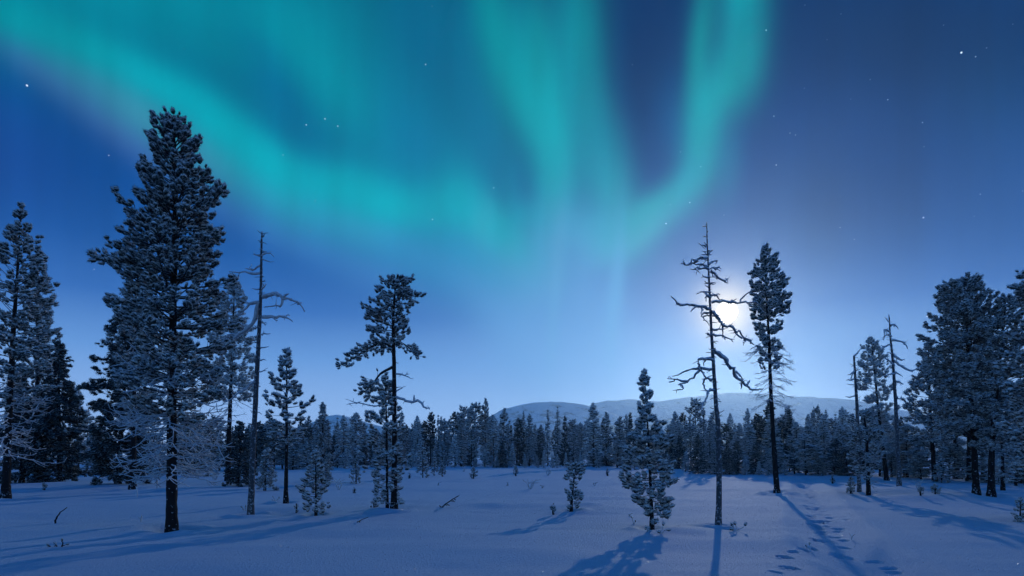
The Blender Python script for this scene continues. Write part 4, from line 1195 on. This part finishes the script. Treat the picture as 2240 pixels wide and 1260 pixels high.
LANDS = [(-1e9, 'behind the tallest pine'), (400, 'left of the broken dead tree'), (570, 'left of the slim dark spruce'), (706, 'left of the flat-topped pine'), (862, 'right of the flat-topped pine'),
         (1075, 'under the left fell end'), (1250, 'left of the pointed young pine'), (1412, 'right of the pointed young pine'), (1573, 'right of the tall dead tree'), (1697, 'right of the slender pine'),
         (1880, 'around the right grove')]
WORDS = {'slim': 'narrow spired spruce', 'broad': 'broad snowy spruce', 'pine': 'round-topped dark pine', 'pale': 'pale hoary pine', 'small': 'small frosted spruce', 'under': 'low dark spruce'}
ORD = ['first', 'second', 'third', 'fourth', 'fifth', 'sixth', 'seventh', 'eighth', 'ninth', 'tenth', 'eleventh', 'twelfth']
buckets = {}
for rec in FAR:
    o, kind, px, Yd, hpx = rec
    land = [l for x0, l in LANDS if px >= x0][-1]
    row = 'at the forest edge' if Yd < 82 and not kind == 'small' else ('in the deep forest' if Yd > 122 else 'in the forest')
    if kind == 'small': row = 'before the forest'
    if kind == 'under': row = 'among the trunks'
    buckets.setdefault((kind, land, row), []).append(rec)
for (kind, land, row), recs in buckets.items():
    recs.sort(key=lambda r: r[2])
    for i, r in enumerate(recs):
        lab = '%s %s %s' % (WORDS[kind], row, land)
        if len(recs) > 1:
            lab = '%s %s from left %s, %s' % (ORD[i], WORDS[kind], row, land)
        tag(r[0], lab, 'tree', {'slim': 'spruces of the forest edge', 'broad': 'spruces of the forest edge', 'pine': 'pines of the forest edge', 'pale': 'pines of the forest edge', 'small': 'young spruces before the forest', 'under': 'low spruces under the forest edge'}[kind])

# ------------------------------------------------------------------ small growth standing out of the snow
def sapling(label, px, pb, pt, wpx, seed, tl=.16, mats=None, name='pine_sapling'):
    Yh = base_at(px, pb)[1]
    return pine(name, label, 'sapling', [(px, pb), (px + (seed % 3 - 1), (pb + pt) / 2), (px + (seed % 5 - 2) * .5, pt + 2)], 2.6,
                [(pt, px - 1, px + 1), (pt + (pb - pt) * .4, px - wpx * .33, px + wpx * .33), (pt + (pb - pt) * .75, px - wpx * .5, px + wpx * .5), (pb - 1, px - wpx * .42, px + wpx * .42)],
                S(PINE, dz=max(.1, tl * .8), tl=tl, nb=5, limb=.006, dens=.9), TUFT_NEAR if Yh < 22 else TUFT_MID, mats or N1, seed)
sapling('tiny pine sapling in the clearing left of the bushy young pine', 779, 1058, 1001, 28, 61, .24)
sapling('knee-high sapling just left of the snowy pine sapling', 648, 1122, 1099, 9, 62, .12)
sapling('small tilted sapling left of the two-tiered pine', 1210, 1126, 1105, 20, 63, .15)
sapling('low bush-like sapling in the clearing under the wide forest pines', 1036, 1047, 1023, 22, 64, .25)
sapling('dark tuft-like sapling far out in the clearing left of the fell pines', 1128, 1040, 1019, 14, 65, .25)
sapling('small spiky sapling left of the bushy pine on a bare stem', 1861, 1080, 1044, 22, 66, .2)
sapling('tiny sapling beside the footprints near the forest', 1821, 1058, 1039, 10, 67, .2)
sapling('snow-covered sapling at the right picture edge', 2231, 1141, 1092, 34, 68, .17)
sapling('little sapling in front of the right grove, left one', 2014, 1084, 1067, 18, 69, .18)
sapling('little sapling in front of the right grove, right one', 2046, 1081, 1060, 22, 70, .18)
sapling('lone dark seedling below the left edge spruces', 97, 1072, 1056, 12, 71, .16)
sapling('small sapling right of the small frosted spruces before the forest', 968, 1042, 1014, 18, 72, .28)
sapling('seedling in the snow left of the flat-topped pine', 775, 1079, 1067, 8, 73, .12)
sapling('seedling by the frosted small spruce right of the flat-topped pine', 895, 1047, 1036, 7, 74, .2)
sapling('seedling in front of the pale pine under the fell', 1329, 1041, 1026, 9, 75, .2)
sapling('bushy seedling at the foot of the flat-topped pine', 818, 1113, 1098, 20, 76, .15)

def sprig(name, label, cat, px, pb, stems, w, tuft=0, seed=1, mat=None, group=None):
    """stems: polylines in photo pixels relative to the foot"""
    rng = np.random.RandomState(seed)
    b = base_at(px, pb); Y = b[1]
    tb = Tubes(); items = []
    for ln in stems:
        P_ = np.array([wp(px + x, pb + y, Y) for x, y in ln]) - b
        P_[:, 1] += np.linspace(0, 1, len(P_)) * rng.uniform(-.12, .12)
        S_ = smooth_path(P_, 4)
        if len(S_) > 2: S_[1:-1] += rng.randn(len(S_) - 2, 3) * .004
        r = w / 2 / F * Y
        S_[0, 2] -= .06
        tb.add(S_, np.linspace(r, r * .5, len(S_)), 5, .2, rng)
        if tuft:
            d = S_[-1] - S_[-2]
            items.append((S_[-1] - d / np.linalg.norm(d) * tuft * .5, d, tuft, 1.1))
            if len(S_) > 4: items.append((S_[-3], d + rng.randn(3) * .02, tuft * .7, 1.0))
    o = crown_mesh(name, None, tb, items, TUFT_NEAR, [mat or MAT_TWIG, MAT_NEEDLE], rng, True, tuple(b))
    tag(o, label, cat, group)
    return o
sprig('stick', 'bent bare stick poking out of the snow at the lower left', 'stick', 121, 1145, [[(0, 0), (3, -12), (12, -24), (27, -35)]], 4, 0, 1, MAT_LIMB)
sprig('stick', 'fallen broken branch slanting out of the snow right of the flat-topped pine', 'stick', 966, 1110, [[(0, 0), (10, -8), (24, -18), (38, -26)], [(10, -8), (17, -4)], [(22, -17), (28, -12)], [(0, 0), (-5, -4)], [(30, -21), (31, -17)]], 4, 0, 2, MAT_LIMB)
sprig('stick', 'rimed thin branch lying in the snow below the flat-topped pine', 'stick', 780, 1143, [[(0, 0), (14, -7), (28, -13)], [(6, -3), (12, -8)]], 3, 0, 9, MAT_LIMB)
sprig('twig', 'knobbly little twig shoots in the lower left snow', 'twig', 125, 1196, [[(0, 0), (-6, -8)], [(-12, 1), (-15, -6)], [(10, -1), (16, -8), (18, -18)], [(6, 0), (12, -4)]], 3, .06, 3, MAT_LIMB)
sprig('twig', 'thin forked twig left of the tallest pine', 'twig', 308, 1142, [[(0, 0), (-1, -8), (-5, -16)], [(-1, -8), (4, -14)], [(0, -3), (-8, -10)]], 2.4, 0, 4)
sprig('pine_shoot', 'forked pine shoot right of the tall dead tree', 'plant', 1608, 1162, [[(0, 0), (-6, -8), (-10, -16)], [(0, 0), (4, -8), (2, -17)], [(0, 0), (10, -5), (20, -10), (24, -15)], [(0, 0), (-12, -6)]], 2.6, .1, 5)
sprig('pine_shoot', 'little pine shoot right of the pointed young pine foot', 'plant', 1446, 1168, [[(0, 0), (4, -10), (8, -22)], [(0, 0), (-8, -6)], [(3, -8), (14, -10)]], 2.6, .09, 6)
sprig('pine_shoot', 'little pine shoot left of the pointed young pine foot', 'plant', 1416, 1164, [[(0, 0), (-3, -8), (-5, -12)], [(0, 0), (5, -8)]], 2.6, .08, 7)
sprig('pine_shoot', 'lone seedling shoot beside the deep footprints', 'plant', 1772, 1202, [[(0, 0), (3, -6), (5, -12)], [(1, -3), (-3, -7)]], 2.2, .05, 8)
sprig('twig', 'dry twig pair left of the pointed young pine', 'twig', 1386, 1146, [[(0, 0), (-1, -8), (-4, -15)], [(1, 0), (3, -7)]], 2.2, .05, 10)
sprig('twig', 'leafless twig tuft by the mid-sized pine trunk', 'twig', 603, 1098, [[(0, 0), (-2, -7), (-4, -12)], [(0, 0), (4, -10)], [(0, 0), (-6, -5)], [(1, -3), (8, -9)]], 2.2, .05, 11)
sprig('twig', 'short twigs at the foot of the broken-branched dead tree', 'twig', 536, 1118, [[(0, 0), (-5, -10)], [(2, 0), (2, -12)], [(5, 0), (9, -16)]], 2.6, .07, 12)
sprig('twig', 'tiny twig left of the footprints under the dark layered pine', 'twig', 1863, 1175, [[(0, 0), (-1, -8)], [(0, -2), (4, -7)]], 2, 0, 13)
sprig('twig', 'thin upright stem between the spruce and the tallest pine', 'twig', 300, 1088, [[(0, 0), (0, -14), (1, -32)], [(0, -18), (-4, -24)]], 3, 0, 14)
for i, (px, pb, hh, nn, lab) in enumerate(((1160, 1070, 22, 10, 'widest tuft of bare stalks in the middle of the clearing'), (1110, 1063, 9, 4, 'small tuft of stalks left of the widest stalk tuft'), (1187, 1068, 9, 4, 'small tuft of stalks right of the widest stalk tuft'),
                                           (1200, 1040, 18, 8, 'leafless bush in the clearing near the young spruces'), (742, 1072, 26, 9, 'leafless bush right of the snowy pine sapling'), (470, 1050, 20, 10, 'bare bush in front of the pale hoary pine'), (430, 1045, 22, 10, 'bare bush right of the tallest pine near the forest'),
                                           (1015, 1032, 10, 5, 'short stalk tuft far out below the wide pines'), (1378, 1130, 8, 4, 'faint stalks near the pointed young pine'), (2010, 1072, 26, 8, 'bare bush behind the right grove saplings'), (1300, 1062, 8, 4, 'short stalks right of the two-tiered pine'), (960, 1062, 8, 4, 'short stalks left of the fallen branch'))):
    q = random.Random(i + 5)
    st_ = [[(q.uniform(-3, 3), 0), (q.uniform(-7, 7) * hh / 20, -hh * .5), (q.uniform(-16, 22) * hh / 20, -hh * q.uniform(.6, 1.05))] for _ in range(nn)]
    sprig('dry_bush', lab, 'bush', px, pb, st_, 1.5, 0, 30 + i, None, 'dry bushes in the clearing')

# frost crystals that catch the moon
rc = np.random.RandomState(99)
nC = 9000
Yc = 3.2 + 24 * rc.rand(nC) ** 1.7; Xc = Yc * rc.uniform(-.98, 1.0, nC)
Zc = ground_full(Xc, Yc)
sz_ = rc.uniform(.0028, .0072, nC) * (1 + Yc / 30.0)
nn = rc.randn(nC, 3); nn[:, 2] = np.abs(nn[:, 2]) + .6; nn /= np.linalg.norm(nn, axis=1)[:, None]
hx = np.cross(nn, np.array([.3, .9, .1])); hx /= np.linalg.norm(hx, axis=1)[:, None]
hz = np.cross(nn, hx)
cc = np.stack([Xc, Yc, Zc + sz_ * .8], axis=1)
vv = np.stack([cc - hx * sz_[:, None], cc - hz * sz_[:, None], cc + hx * sz_[:, None], cc + hz * sz_[:, None]], axis=1).reshape(-1, 3)
mi, int_, ib = new_mat('ice_crystal')
ib.inputs['Base Color'].default_value = (.93, .95, 1, 1); ib.inputs['Metallic'].default_value = .5; ib.inputs['Roughness'].default_value = .30
tag(mesh_obj('frost_crystals', vv, [np.arange(nC * 4).reshape(-1, 4)], [mi], None, False), 'glinting frost crystals scattered over the snow', kind='stuff')

# ------------------------------------------------------------------ the cold air over the clearing and the fells
hv = np.array([(x, y, z) for x in (-4300, 4300) for y in (-4300, 4300) for z in (-10, 390)], dtype=float)
hf = np.array([(0, 1, 3, 2), (4, 6, 7, 5), (0, 4, 5, 1), (2, 3, 7, 6), (0, 2, 6, 4), (1, 5, 7, 3)])
mh, hnt, hb = new_mat('cold_air')
hnt.nodes.remove(hb)
pv = hnt.nodes.new('ShaderNodeVolumePrincipled')
pv.inputs['Color'].default_value = (.60, .84, 1, 1)
pv.inputs['Density'].default_value = 0.000115
pv.inputs['Anisotropy'].default_value = 0.79
hnt.links.new(pv.outputs[0], hnt.nodes['Material Output'].inputs['Volume'])
tag(mesh_obj('haze', hv, [hf], [mh], None, False), kind='stuff')
